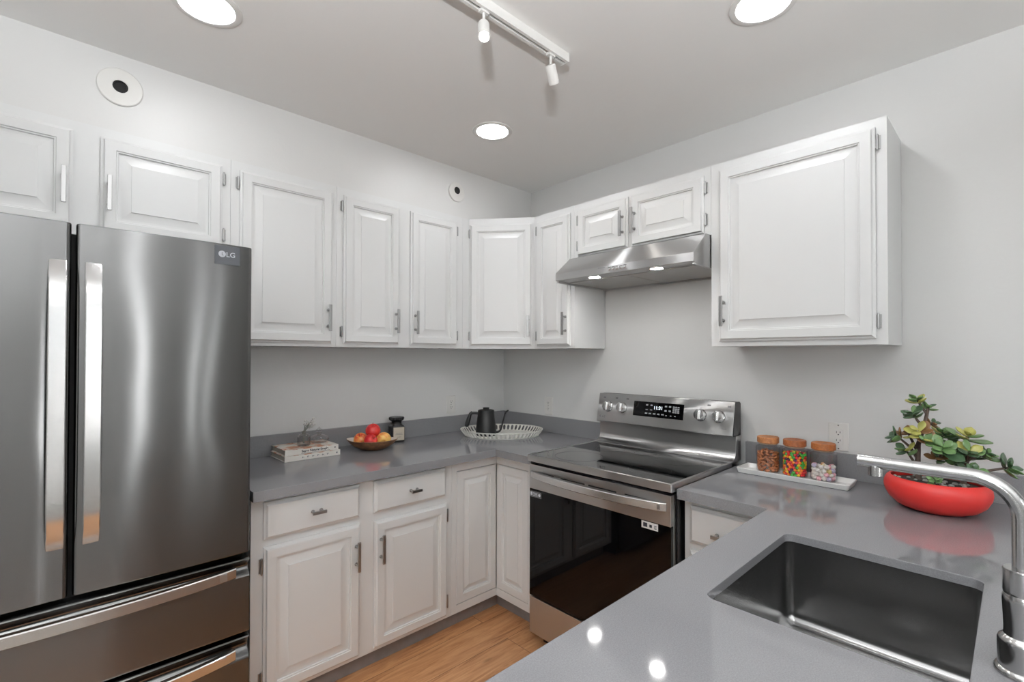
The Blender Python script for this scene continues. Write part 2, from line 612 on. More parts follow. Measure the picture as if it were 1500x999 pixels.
for side, holes in (('y', HOLES), ('x', HOLES_F)):
    for a, b_, z0, z1 in holes:
        k += 1
        f = MB()
        p = MB()
        w = 0.05 if b_ - a > .2 else .008
        D0 = (YB if side == 'y' else XL)
        def bb(m_, a0, a1, d0, d1, c0, c1):
            if side == 'y':
                m_.box(a0, a1, d0, d1, c0, c1)
            else:
                m_.box(d0, d1, a0, a1, c0, c1)
        bb(f, a, a + w, D0 - .08, D0 - .03, z0, z1)
        bb(f, b_ - w, b_, D0 - .08, D0 - .03, z0, z1)
        bb(f, a + w, b_ - w, D0 - .08, D0 - .03, z0, z0 + w)
        bb(f, a + w, b_ - w, D0 - .08, D0 - .03, z1 - w, z1)
        fo = struct(f.build('window_%d' % k, M['plastic'], None, 0), 'white framed light opening added out of view')
        bb(p, a + w, b_ - w, D0 - .058, D0 - .052, z0 + w, z1 - w)
        p.build('pane', M['window'], fo, 0)
        c = (a + b_) / 2
        if True:
            portal((c, YB - .11, (z0 + z1) / 2) if side == 'y' else (XL - .11, c, (z0 + z1) / 2), (b_ - a, z1 - z0), (PI / 2, 0, PI) if side == 'y' else (PI / 2, 0, PI / 2))

# ------------------------------------------------------------------ cabinet parts
class Frame:
    """Face plane: origin o, right u, up z, outward n."""
    def __init__(s, o, u, n):
        s.o, s.u, s.n = Vector(o), Vector(u).normalized(), Vector(n).normalized()
    def __call__(s, a, z, w):
        return s.o + s.u * a + s.n * w + Vector((0, 0, z))

PANEL = [(0, .0018), (0, .009), (.005, .0105), (.008, .0125), (.0105, .0192), (.012, .020), (.043, .020), (.0445, .0165), (.049, .0160),
         (.0505, .0105), (.056, .0095), (.062, .0102), (.088, .0172), (.0885, .0195)]
DRAWER = [(0, .0018), (0, .009), (.004, .011), (.008, .0135), (.012, .019), (.014, .020)]
BIFOLD = [(0, -.018), (0, -.002), (.003, 0), (.040, 0), (.042, -.0035), (.046, -.004), (.0475, -.011), (.055, -.0115), (.078, -.003), (.0785, -.0005)]

def panel(F, a0, a1, z0, z1, prof, name, parent, mat=None):
    mb = MB()
    rs = [[F(a0 + i, z0 + i, w), F(a1 - i, z0 + i, w), F(a1 - i, z1 - i, w), F(a0 + i, z1 - i, w)] for i, w in prof]
    mb.rings(rs, True, True, True)
    return mb.build(name, mat or M['cab'], parent, 20)

def fbox(mb, F, a0, a1, z0, z1, w0, w1, bev=0.0, seg=2):
    b = bmesh.new()
    bmesh.ops.create_cube(b, size=1)
    for v in b.verts:
        v.co = F((a0 + a1) / 2 + v.co.x * (a1 - a0), (z0 + z1) / 2 + v.co.z * (z1 - z0), (w0 + w1) / 2 + v.co.y * (w1 - w0))
    bmesh.ops.recalc_face_normals(b, faces=b.faces[:])
    if bev:
        bmesh.ops.bevel(b, geom=b.edges[:], offset=bev, segments=seg, profile=0.5, affect='EDGES')
    mb._merge(b)
    return mb

def bar_pull(F, a, z, parent, base=0.020, L=0.127, vertical=True):
    mb = MB()
    hw = 0.0065
    if vertical:
        fbox(mb, F, a - hw, a + hw, z - L / 2, z + L / 2, base + .026, base + .034, .0015)
    else:
        fbox(mb, F, a - L / 2, a + L / 2, z - hw, z + hw, base + .026, base + .034, .0015)
    for sgn in (-1, 1):
        p = L * 0.30 * sgn
        A = (a, z + p) if vertical else (a + p, z)
        mb.tube([F(A[0], A[1], base - .004), F(A[0], A[1], base + .028)], .0045, 10)
        mb.tube([F(A[0], A[1], base - .004), F(A[0], A[1], base + .002)], .0075, 12)
    o = mb.build('handle', M['pull'], parent)
    o['label'] = 'satin nickel bar handle'
    return o

def hinge(F, a, z, parent, sgn, h=0.056):
    """Leaf on the face frame with a barrel against the door edge; sgn: side of the barrel where the leaf lies."""
    mb = MB()
    fbox(mb, F, min(a + sgn * .003, a + sgn * .013), max(a + sgn * .003, a + sgn * .013), z - h * .42, z + h * .42, .0, .0025, .001)
    mb.tube([F(a + sgn * .004, z - h / 2, .008), F(a + sgn * .004, z - h / 2 + .004, .008), F(a + sgn * .004, z + h / 2 - .004, .008), F(a + sgn * .004, z + h / 2, .008)], [.002, .0045, .0045, .002], 10)
    fbox(mb, F, a - .002, a + sgn * .004, z - h * .36, z + h * .36, .001, .010)
    o = mb.build('hinge', M['pull'], parent)
    o['label'] = 'satin metal hinge'
    return o

ZB, ZT = 1.458, 2.248
FL = Frame((0, -0.28, 0), (1, 0, 0), (0, -1, 0))       # left upper faces: a is x
FR = Frame((-0.29, 0, 0), (0, -1, 0), (-1, 0, 0))      # right upper faces: a is -y

def carcass(mb, F, a0, a1, z0, z1, depth, openings, T=0.018):
    """Box carcass with a face frame, solid behind the openings (doors cover them)."""
    fbox(mb, F, a0, a1, z0, z1, -depth, -.02)
    xs = sorted(openings)
    x = a0
    for (b0, b1, c0, c1) in xs:
        fbox(mb, F, x, b0, z0, z1, -.02, 0)
        x = b1
    fbox(mb, F, x, a1, z0, z1, -.02, 0)
    for (b0, b1, c0, c1) in xs:
        fbox(mb, F, b0, b1, z0, c0, -.02, 0)
        fbox(mb, F, b0, b1, c1, z1, -.02, 0)

def upper(label, F, a0, a1, z0, z1, doors, depth=0.275):
    """doors: (a0, a1, z0, z1, handle side, hinge side, handle z)"""
    root = thing('wall_cabinet', label, 'cabinet', F((a0 + a1) / 2, z0, -depth / 2), 'white wall cabinets')
    del root['group']
    mb = MB()
    carcass(mb, F, a0, a1, z0, z1, depth, [(d[0] + .012, d[1] - .012, d[2] + .012, d[3] - .012) for d in doors])
    mb.build('carcass', M['cab'], root, 0)
    for (d0, d1, c0, c1, hs, gs, hz) in doors:
        d = panel(F, d0, d1, c0, c1, PANEL, 'door', root)
        ha = d0 + .024 if hs == 'l' else d1 - .024
        bar_pull(F, ha, hz, d)
        g = d0 - .002 if gs == 'l' else d1 + .002
        for hzz in (c1 - .055, c0 + .06):
            hinge(F, g, hzz, d, -1 if gs == 'l' else 1)
    return root

upper('white two-door cabinet above the refrigerator', FL, -2.80, -1.8325, 1.845, ZT,
      [(-2.717, -2.326, 1.862, 2.213, 'r', 'l', 2.005), (-2.2525, -1.8645, 1.862, 2.213, 'l', 'r', 2.003)])
upper('white single-door wall cabinet next to the refrigerator top, above the books', FL, -1.8315, -1.3715, ZB, ZT,
      [(-1.798, -1.394, 1.474, 2.211, 'r', 'l', 1.595)])
upper('white wall cabinet with two narrow tall doors above the fruit bowl and black jar', FL, -1.3705, -0.5935, ZB, ZT,
      [(-1.338, -1.0285, 1.474, 2.211, 'r', 'l', 1.597), (-0.958, -0.643, 1.474, 2.211, 'l', 'r', 1.597)])

# diagonal corner cabinet
pA, pB = Vector((-0.545, -0.28, 0)), Vector((-0.29, -0.590, 0))
ud = (pB - pA).normalized()
nd = Vector((ud.y, -ud.x, 0))
FD = Frame(pA, ud, nd)
Ld = (pB - pA).length
root = thing('corner_wall_cabinet', 'white diagonal corner wall cabinet above the kettle', 'cabinet', (-0.25, -0.25, ZB))
cb = MB()
inner = [(-0.5925, -0.003), (-0.003, -0.003), (-0.003, -0.589), (-0.29 + .003, -0.589), (-0.545 + .003, -0.279), (-0.5925, -0.279)]
off = nd * -0.02
cb.prism([(-0.5925, -0.003), (-0.003, -0.003), (-0.003, -0.590), (pB.x, pB.y), (pB.x + off.x, pB.y + off.y + .0), (pA.x + off.x, pA.y + off.y), (pA.x, pA.y), (-0.5925, -0.28)], 'z', ZB, ZT)
fbox(cb, FD, 0, .022, ZB, ZT, -.02, 0)
fbox(cb, FD, Ld - .022, Ld, ZB, ZT, -.02, 0)
fbox(cb, FD, .022, Ld - .022, ZB, 1.484, -.02, 0)
fbox(cb, FD, .022, Ld - .022, 2.20, ZT, -.02, 0)
cb.build('carcass', M['cab'], root, 0)
d = panel(FD, .010, Ld - .012, 1.474, 2.211, PANEL, 'door', root)
bar_pull(FD, Ld - .036, 1.592, d)
for hz in (2.156, 1.534):
    hinge(FD, .009, hz, d, -1)

upper('narrow white wall cabinet beside the range hood, above the wall outlet', FR, 0.5905, 0.8965, ZB, ZT,
      [(0.6165, 0.872, 1.473, 2.2115, 'r', 'l', 1.5945)], depth=0.285)
upper('short white cabinet with two doors directly above the range hood', FR, 0.8975, 1.6605, 1.9465, ZT,
      [(0.927, 1.2445, 1.957, 2.2115, 'r', 'l', 2.075), (1.264, 1.632, 1.957, 2.2115, 'l', 'r', 2.078)], depth=0.285)
upper('large white single-door wall cabinet above the glass jars, right of the hood', FR, 1.6615, 2.273, ZB, ZT,
      [(1.697, 2.241, 1.479, 2.2165, 'l', 'r', 1.605)], depth=0.285)

# ------------------------------------------------------------------ base cabinets
FB = Frame((0, -0.599, 0), (1, 0, 0), (0, -1, 0))
FBR = Frame((-0.599, 0, 0), (0, -1, 0), (-1, 0, 0))
ZK, ZS, ZCT = 0.100, 0.876, 0.915

root = thing('base_cabinet', 'white base cabinet with two drawers over two doors between refrigerator and corner', 'cabinet', (-1.37, -0.30, 0))
mb = MB()
fbox(mb, FB, -1.829, -0.9055, ZK, ZS, -.59, -.02)
for a0, a1 in ((-1.829, -1.775), (-1.412, -1.323), (-0.958, -0.9055)):
    fbox(mb, FB, a0, a1, ZK, ZS, -.02, 0)
for a0, a1 in ((-1.775, -1.412), (-1.323, -0.958)):
    for z0, z1 in ((ZK, .130), (.675, .725), (.843, ZS)):
        fbox(mb, FB, a0, a1, z0, z1, -.02, 0)
mb.build('carcass', M['cab'], root, 0)
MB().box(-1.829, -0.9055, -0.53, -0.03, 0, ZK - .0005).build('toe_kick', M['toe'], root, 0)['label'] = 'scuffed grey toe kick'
for a0, a1, hz, side in ((-1.787, -1.4005, .7855, 0), (-1.3345, -.9465, .7835, 0)):
    dr = panel(FB, a0, a1, .7135, .8555, DRAWER, 'drawer', root)
    bar_pull(FB, (a0 + a1) / 2 + .004, hz, dr, L=.056, vertical=False)
for a0, a1, hs in ((-1.786, -1.399, 'r'), (-1.331, -.938, 'l')):
    d = panel(FB, a0, a1, .116, .6855 if hs == 'r' else .6765, PANEL, 'door', root)
    bar_pull(FB, a1 - .022 if hs == 'r' else a0 + .026, .557, d)
    for hz in (.615, .185):
        hinge(FB, a0 - .002 if hs == 'r' else a1 + .002, hz, d, -1 if hs == 'r' else 1, h=.066)['label'] = 'dark bronze hinge'

root = thing('corner_base_cabinet', 'white corner base cabinet with two-leaf folding door beside the range', 'cabinet', (-0.45, -0.45, 0))
mb = MB()
mb.prism([(-0.9045, -0.003), (-0.003, -0.003), (-0.003, -0.918), (-0.578, -0.918), (-0.578, -0.578), (-0.9045, -0.578)], 'z', ZK, ZS)
fbox(mb, FB, -0.9045, -0.872, ZK, ZS, -.021, 0)
fbox(mb, FB, -0.872, -0.599, .8225, ZS, -.021, 0)
fbox(mb, FB, -0.872, -0.599, ZK, .1395, -.021, 0)
fbox(mb, FBR, 0.8465, 0.918, ZK, ZS, -.021, 0)
fbox(mb, FBR, 0.599, 0.8465, .8225, ZS, -.021, 0)
fbox(mb, FBR, 0.599, 0.8465, ZK, .1395, -.021, 0)
mb.build('carcass', M['cab'], root, 0)
mb = MB()
mb.prism([(-0.9045, -0.003), (-0.003, -0.003), (-0.003, -0.918), (-0.529, -0.918), (-0.529, -0.529), (-0.9045, -0.529)], 'z', 0, ZK - .0005)
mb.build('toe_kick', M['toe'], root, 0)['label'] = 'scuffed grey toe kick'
panel(FB, -0.8695, -0.6005, .143, .8185, BIFOLD, 'door', root)
panel(FBR, 0.6005, 0.8435, .143, .8185, BIFOLD, 'door', root)

root = thing('base_cabinet', 'white base cabinet with one drawer, between the range and the peninsula', 'cabinet', (-0.30, -1.85, 0))
mb = MB()
fbox(mb, FBR, 1.693, 2.034, ZK, ZS, -.59, -.02)
fbox(mb, FBR, 1.693, 1.729, ZK, ZS, -.02, 0)
fbox(mb, FBR, 1.953, 2.034, ZK, ZS, -.02, 0)
for z0, z1 in ((ZK, .130), (.675, .722), (.837, ZS)):
    fbox(mb, FBR, 1.729, 1.953, z0, z1, -.02, 0)
mb.build('carcass', M['cab'], root, 0)
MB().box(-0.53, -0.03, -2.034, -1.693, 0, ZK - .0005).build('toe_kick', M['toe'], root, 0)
dr = panel(FBR, 1.7165, 1.965, .7105, .8495, DRAWER, 'drawer', root)
bar_pull(FBR, 1.842, .766, dr, L=.056, vertical=False)
d = panel(FBR, 1.7165, 1.965, .116, .682, PANEL, 'door', root)
bar_pull(FBR, 1.942, .557, d)

# peninsula base (kitchen side faces +y)
root = thing('peninsula_cabinet', 'white cabinet run carrying the grey peninsula worktop and sink', 'cabinet', (-1.4, -2.35, 0))
FP = Frame((0, -2.036, 0), (-1, 0, 0), (0, 1, 0))
mb = MB()
mb.box(-2.11, -0.61, -2.056, -2.036, ZK, ZS).box(-2.11, -0.01, -2.70, -2.68, 0, ZS).box(-2.13, -2.11, -2.70, -2.036, 0, ZS).box(-2.11, -0.01, -2.68, -2.056, ZK, ZK + .02)
mb.build('carcass', M['cab'], root, 0)
MB().box(-2.11, -0.61, -2.12, -2.10, 0, ZK - .001).build('toe_kick', M['toe'], root, 0)
for a0, a1, hs in ((.86, 1.225, 'r'), (1.245, 1.61, 'l'), (1.66, 2.06, 'l')):
    d = panel(FP, a0, a1, .116, .84, PANEL, 'door', root)
    bar_pull(FP, a1 - .03 if hs == 'r' else a0 + .03, .70, d)

# ------------------------------------------------------------------ worktops
def slab(outline, hole, z0, z1, bev=0.0025):
    b = bmesh.new()
    def loop(pts, z):
        vs = [b.verts.new((p[0], p[1], z)) for p in pts]
        es = [b.edges.new((vs[i], vs[(i + 1) % len(vs)])) for i in range(len(vs))]
        return vs, es
    eo = []
    V0, E0 = loop(outline, z1)
    eo += E0
    if hole:
        V1, E1 = loop(hole, z1)
        eo += E1
    r = bmesh.ops.triangle_fill(b, use_beauty=True, use_dissolve=False, edges=eo)
    top = [g for g in r['geom'] if isinstance(g, bmesh.types.BMFace)]
    ext = bmesh.ops.extrude_face_region(b, geom=top)
    vs = [g for g in ext['geom'] if isinstance(g, bmesh.types.BMVert)]
    for v in vs:
        v.co.z = z0
    bmesh.ops.recalc_face_normals(b, faces=b.faces[:])
    if bev:
        es = [e for e in b.edges if len(e.link_faces) == 2 and abs(e.verts[0].co.z - z1) < 1e-5 and abs(e.verts[1].co.z - z1) < 1e-5 and e.calc_face_angle() > 1]
        bmesh.ops.bevel(b, geom=es, offset=bev, segments=2, profile=0.5, affect='EDGES')
    mb = MB()
    mb._merge(b)
    return mb

def rrect(x0, x1, y0, y1, r, n=6):
    pts = []
    for cx, cy, a0 in ((x1 - r, y1 - r, 0), (x0 + r, y1 - r, 90), (x0 + r, y0 + r, 180), (x1 - r, y0 + r, 270)):
        for i in range(n + 1):
            a = math.radians(a0 + 90 * i / n)
            pts.append((cx + r * math.cos(a), cy + r * math.sin(a)))
    return pts

CD = 0.656
root = thing('countertop', 'grey quartz worktop in an L from the refrigerator to the range', 'worktop', (-0.9, -0.3, ZS))
slab([(-1.8365, -.002), (-.002, -.002), (-.002, -.9195), (-CD, -.9195), (-CD, -CD), (-1.8365, -CD)], None, ZS + .0005, ZCT).build('slab', M['quartz'], root)
MB().box(-1.8365, -.002, -.022, -.002, ZCT, 1.018, .0015).box(-.022, -.002, -.912, -.0225, ZCT, 1.018, .0015).build('backsplash', M['quartz'], root)

ZU = .8935
SX0, SX1, SY0, SY1 = -1.369, -.847, -2.5225, -2.1225
root = thing('countertop', 'grey quartz peninsula worktop with the sink cut into it', 'worktop', (-1.0, -2.3, ZS))
OUT = [(-.002, -1.6895), (-.002, -2.76), (-2.16, -2.76), (-2.16, -2.0085), (-CD, -2.0085), (-CD, -1.6895)]
wt = slab(OUT, rrect(SX0, SX1, SY0, SY1, .022), ZU, ZCT)
lower = slab(OUT, rrect(SX0 - .032, SX1 + .032, SY0 - .032, SY1 + .032, .05), ZS + .0005, ZU, 0)
wt._merge(lower.bm)
wt.build('slab', M['quartz'], root)
MB().box(-.022, -.002, -2.76, -1.70, ZCT, 1.018, .0015).build('backsplash', M['quartz'], root)

# ------------------------------------------------------------------ sink
root = thing('sink', 'undermounted stainless steel single-bowl sink in the peninsula', 'sink', (-1.108, -2.3225, .66))
def rr3(d, z, r):
    return [(p[0], p[1], z) for p in rrect(SX0 - d, SX1 + d, SY0 - d, SY1 + d, r)]
mb = MB()
rs = [rr3(.004, ZU - .0005, .024), rr3(.0035, .866, .0235), rr3(.001, .70, .020)]
for k in range(1, 6):
    a = math.radians(18 * k)
    rs.append(rr3(.001 - .022 * (1 - math.cos(a)), .70 - .030 * math.sin(a), max(.004, .020 - .012 * (1 - math.cos(a)))))
rs.append(rr3(-.15, .6665, .006))
rs.append(rr3(-.15, .6645, .006))
for k in range(5, 0, -1):
    a = math.radians(18 * k)
    rs.append(rr3(.003 - .022 * (1 - math.cos(a)), .70 - .032 * math.sin(a), max(.004, .022 - .012 * (1 - math.cos(a)))))
rs += [rr3(.003, .70, .022), rr3(.0065, .866, .025), rr3(.0065, ZU - .0025, .025), rr3(.026, ZU - .0025, .04), rr3(.026, ZU - .0005, .04)]
mb.rings(rs, True, False, False, loop=True)
mb.box(SX0 + .149, SX1 - .149, SY0 + .149, SY1 - .149, .6645, .6665)
mb.build('basin', M['sink'], root, 40)
MB().lathe([(.001, .6705), (.03, .670), (.036, .6675), (.045, .6668), (.046, .6666)], (-1.108, -2.36, 0), 28).build('drain', M['chrome'], root)

# ------------------------------------------------------------------ faucet
fx, fy = -1.245, -2.580
ZF = ZCT + .0004
root = thing('faucet', 'brushed steel kitchen faucet with a long straight spout over the sink', 'faucet', (fx, fy, ZCT))
MB().lathe([(.034, ZF), (.034, ZCT + .004), (.032, ZCT + .008), (.029, ZCT + .010), (.029, ZCT + .011)], (fx, fy, 0), 32).build('base', M['nickel'], root)
MB().lathe([(r, ZCT + h) for r, h in ((.0285, .0105), (.0292, .012), (.0292, .050), (.0275, .055), (.0220, .060), (.0215, .070), (.0222, .090), (.0232, .112), (.0230, .121), (.0215, .125), (.0222, .1275), (.0225, .129), (.0225, .162), (.0212, .165))], (fx, fy, 0), 36).build('body', M['nickel'], root)
hp = MB()
hp.tube([(fx + .015, fy - .02, ZCT + .062), (fx + .03, fy - .05, ZCT + .066)], .012, 14)
hp.tube([(fx + .03, fy - .05, ZCT + .066), (fx + .045, fy - .075, ZCT + .09), (fx + .06, fy - .10, ZCT + .135)], [.007, .006, .005], 12)
hp.build('lever', M['nickel'], root)
zt, rb, pr = 1.2185, .060, .0117
pts = [(fx, fy, ZCT + .163), (fx, fy, zt - rb)]
for k in range(1, 10):
    a = math.radians(10 * k)
    pts.append((fx, fy + rb * (1 - math.cos(a)), zt - rb + rb * math.sin(a)))
tipy, tipz = -2.367, 1.2195
pts += [(fx, -2.45, zt), (fx, tipy, tipz)]
MB().tube(pts, pr, 28).build('spout', M['nickel'], root)
MB().lathe([(pr - .0012, 0), (pr + .0003, .0010), (pr + .0003, .0022), (pr - .001, .0035)], (fx, tipy - .083, zt), 28, 'y').build('spout_ring', M['nickel'], root)
MB().lathe([(.0100, tipz - .026), (.0112, tipz - .025), (.0112, tipz - .009), (.0105, tipz - .006)], (fx, tipy - .026, 0), 24).build('aerator', M['nickel'], root)

# ------------------------------------------------------------------ refrigerator
fc = -2.315
root = thing('refrigerator', 'dark stainless steel french-door refrigerator with two bottom drawers', 'refrigerator', (fc, -0.37, 0))
RX0, RX1, FY = -2.773, -1.857, -0.70
mb = MB()
mb.box(RX0 + .002, RX1 - .002, -0.62, -0.03, .03, 1.765, .004)
mb.box(RX0 + .02, RX1 - .02, -0.60, -0.06, 0, .03)
mb.build('body', M['fridge_side'], root)
MB().box(RX0 + .012, RX1 - .012, -0.648, -0.6205, .05, 1.775).build('gasket', M['gap'], root)
for x in (RX0 + .05, RX1 - .05):
    MB().box(x - .035, x + .035, -0.66, -0.56, 1.7755, 1.795, .004).build('hinge_cover', M['fridge_side'], root)

def door_outline(x0, x1, yf, yb, bow, r=.012, n=18, inner=None):
    """Plan outline of a door: rounded front corners, a gently bowed face."""
    pts = [(x0, yb)]
    for i in range(5):
        a = PI / 2 * i / 4
        pts.append((x0 + r - r * math.cos(a), yf + r - r * math.sin(a)))
    for i in range(1, n):
        t = i / n
        x = x0 + r + (x1 - x0 - 2 * r) * t
        y = yf - bow * (1 - (2 * t - 1) ** 2)
        if inner == 'l':
            y += .006 * math.exp(-((x - x0) / .028) ** 2)
        if inner == 'r':
            y += .006 * math.exp(-((x1 - x) / .028) ** 2)
        pts.append((x, y))
    for i in range(5):
        a = PI / 2 * i / 4
        pts.append((x1 - r + r * math.sin(a), yf + r - r * math.cos(a)))
    pts.append((x1, yb))
    return pts

def arch_bar(mb, xc, w, z0, z1, yf, out, th=.010, n=28):
    rs = []
    for i in range(n + 1):
        t = i / n
        z = z0 + (z1 - z0) * t
        e = min(t, 1 - t)
        y = yf - out * min(1.0, (1 - (1 - min(1, e / .16)) ** 2.2)) - .006 * math.sin(PI * t)
        h = w / 2
        c = .0025
        rs.append([(xc - h, y + th, z), (xc - h, y + c, z), (xc - h + c, y, z), (xc + h - c, y, z), (xc + h, y + c, z), (xc + h, y + th, z)])
    mb.rings(rs, True, True, True)

for (x0, x1, inner, hx) in ((RX0, -2.3325, 'r', -2.3605), (-2.3225, RX1, 'l', -2.2835)):
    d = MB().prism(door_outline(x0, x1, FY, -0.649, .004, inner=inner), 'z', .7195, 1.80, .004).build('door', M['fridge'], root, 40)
    hb = MB()
    arch_bar(hb, hx, .0385, .862, 1.690, FY + .001, .048)
    hb.build('handle', M['fridge_bar'], d, 40)['label'] = 'brushed steel vertical bar handle'
    if x1 == RX1:
        LX, LZ = -1.9365, 1.7655
        MB().box(-1.975, -1.898, FY - .0058, FY - .0015, 1.728, 1.7925, .0008).build('badge', M['logo_plate'], d)
        MB().lathe([(.0005, -.0016), (.0108, -.0014), (.0112, 0)], (LX - .0165, FY - .0055, LZ - .002), 28, 'y').build('emblem', M['logo'], d)
        lg = MB()
        lg.box(LX - .0178, LX - .0164, FY - .0078, FY - .0065, LZ - .0065, LZ + .004)
        lg.box(LX - .0178, LX - .0125, FY - .0078, FY - .0065, LZ - .0070, LZ - .0056)
        lg.build('emblem_mark', M['logo_plate'], d)
        text('logo_text', 'LG', M['logo'], d, (LX + .0095, FY - .0062, LZ - .0035), .0235, (1, 0, 0), (0, 0, 1), .0005, .0003)

def fridge_drawer(z0, z1, hz):
    c = []
    yf = FY
    prof = [(-0.649, z0), (yf + .010, z0), (yf + .002, z0 + .004), (yf, z0 + .012)]
    prof += [(yf, hz - .030)]
    for i in range(11):
        t = i / 10
        prof.append((yf + .026 * math.sin(PI * t) ** 1.3, hz - .022 + (z1 - .006 - hz + .022) * t))
    prof += [(yf + .003, z1 - .002), (yf + .009, z1), (-0.649, z1)]
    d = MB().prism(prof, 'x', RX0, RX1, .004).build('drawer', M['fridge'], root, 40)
    hb = MB()
    n = 36
    rs = []
    x0, x1 = -2.728, -1.902
    for i in range(n + 1):
        t = i / n
        x = x0 + (x1 - x0) * t
        e = min(t, 1 - t)
        y = FY - .006 - .044 * (1 - (2 * t - 1) ** 2) ** .8
        h = .0175
        zc = hz
        sk = .012 * (1 if t > .5 else -1) * max(0, 1 - e / .02)
        cc = .003
        rs.append([(x, y + .014, zc - h), (x - 0, y + cc, zc - h), (x, y, zc - h + cc), (x, y, zc + h - cc), (x, y + cc, zc + h), (x, y + .02, zc + h)])
    hb.rings(rs, True, True, True)
    for x in (x0 + .05, x1 - .05):
        hb.box(x - .02, x + .02, FY - .02, FY + .004, hz - .012, hz + .012)
    hb.build('handle', M['fridge_bar'], d, 40)['label'] = 'bowed brushed steel drawer bar'
fridge_drawer(.4385, .7005, .6575)
fridge_drawer(.055, .4275, .374)

# ------------------------------------------------------------------ range
root = thing('range', 'stainless steel electric range with black glass cooktop and oven door', 'range', (-0.35, -1.305, 0))
RY0, RY1 = -1.6855, -0.9235
mb = MB()
mb.box(-0.632, -0.03, RY0 + .004, RY1 - .004, .05, .903, .002)
mb.box(-0.60, -0.06, RY0 + .03, RY1 - .03, 0, .05)
mb.build('body', M['black'], root)
# cooktop frame and glass
ct = MB()
o = rrect(-0.687, -0.135, RY0, RY1, .006, 3)
i_ = rrect(-0.676, -0.146, RY0 + .011, RY1 - .011, .004, 3)
ct.rings([[(p[0], p[1], .9035) for p in i_], [(p[0], p[1], .9035) for p in o], [(p[0], p[1], .928) for p in o], [(p[0] * .998 - .0008, p[1], .9335) for p in o], [(p[0], p[1], .9345) for p in i_], [(p[0], p[1], .931) for p in i_]], True, False, False)
ct.build('cooktop_frame', M['range_steel'], root, 40)
MB().prism(rrect(-0.6755, -0.1465, RY0 + .0115, RY1 - .0115, .004, 3), 'z', .905, .9322).build('cooktop', M['ceramic'], root)
br = MB()
for (bx, by, r1) in ((-.53, -1.12, .115), (-.53, -1.50, .09), (-.27, -1.12, .075), (-.27, -1.50, .105), (-.24, -1.305, .055)):
    br.lathe([(r1, .93225), (r1, .93245), (r1 - .0016, .93245), (r1 - .0016, .93225)], (bx, by, 0), 48, cap0=False, cap1=False)
br.build('burner_ring', plain('burner_print', (54, 54, 56), 0.3), root)
# riser and back panel
ris = [(-.137, .930)]
for k in range(9):
    a = PI / 2 * k / 8
    ris.append((-.137 + .045 * math.sin(a), .935 + .045 * (1 - math.cos(a))))
ris += [(-.090, 1.046), (-.035, 1.046), (-.035, .930)]
MB().prism(ris, 'y', RY0 + .001, RY1 - .001, .001).build('riser', M['range_steel'], root, 40)
MB().box(-.115, -.032, RY0 + .003, RY1 - .003, 1.0465, 1.0545).build('shadow_gap', M['gap'], root)
MB().prism([(-.1285, 1.052), (-.126, 1.048), (-.122, 1.0475), (-.090, 1.2035), (-.094, 1.2045), (-.0965, 1.202)], 'y', RY0 + .003, RY1 - .003, .001).build('control_panel', M['range_steel'], root)
MB().prism([(-.0895, 1.2030), (-.1205, 1.0475), (-.032, 1.0475), (-.032, 1.195), (-.045, 1.2030)], 'y', RY0 + .0015, RY1 - .0015, .001).build('panel_housing', M['black'], root)
PN = Vector((-(1.203 - 1.047), 0, (.0965 - .1285) * -1)).normalized()
PN = Vector((-(1.202 - 1.052), 0, .032)).normalized()          # outward normal of the sloped panel
PU = Vector((.032, 0, .150)).normalized()                       # up the slope
P0 = Vector((-.1285, 0, 1.052))
def pp(y, s, w=0.0):
    q = P0 + PU * s + PN * w
    return Vector((q.x, y, q.z))
def pbox(mb, y0, y1, s0, s1, w0, w1):
    b = bmesh.new()
    bmesh.ops.create_cube(b, size=1)
    for v in b.verts:
        v.co = pp((y0 + y1) / 2 + v.co.x * (y1 - y0), (s0 + s1) / 2 + v.co.y * (s1 - s0), (w0 + w1) / 2 + v.co.z * (w1 - w0))
    bmesh.ops.recalc_face_normals(b, faces=b.faces[:])
    mb._merge(b)
disp = pbox
dmb = MB()
pbox(dmb, -1.441, -1.158, .0475, .125, -.001, .0015)
dsp = dmb.build('display', M['glass_black'], root)
dm = MB()
for y in (-1.237, -1.263):
    pbox(dm, y - .006, y + .006, .105, .112, .0015, .0019)
    pbox(dm, y - .006, y + .006, .082, .086, .0015, .0019)
for y in (-1.236, -1.258, -1.283, -1.306, -1.330):
    pbox(dm, y - .007, y + .007, .062, .068, .0015, .0019)
for y in (-1.345, -1.367):
    for s in (.104, .082):
        pbox(dm, y - .006, y + .006, s, s + .008, .0015, .0019)
for y in (-1.350, -1.375, -1.398):
    pbox(dm, y - .004, y + .004, .060, .064, .0015, .0019)
for r in range(4):
    for c in range(3):
        y = -1.388 - c * .0125
        pbox(dm, y - .005, y + .005, .078 + r * .009, .084 + r * .009, .0015, .0019)
dm.build('key_print', plain('key_print', (150, 152, 156), 0.5), dsp)
text('clock_digits', '11:31', M['digits'], dsp, pp(-1.302, .096, .0017), .024, (0, -1, 0), PU, .0002, .0002)
text('logo_text', 'LG', M['ink_soft'], root, pp(-.972, .024, .0006), .017, (0, -1, 0), PU, .0003, .0003)
MB().lathe([(.0005, .0008), (.0075, .0006), (.0078, 0)], pp(-.950, .026, .0), 20, 'z', rot=Vector((0, 0, 1)).rotation_difference(PN).to_matrix()).build('emblem', M['ink_soft'], root)
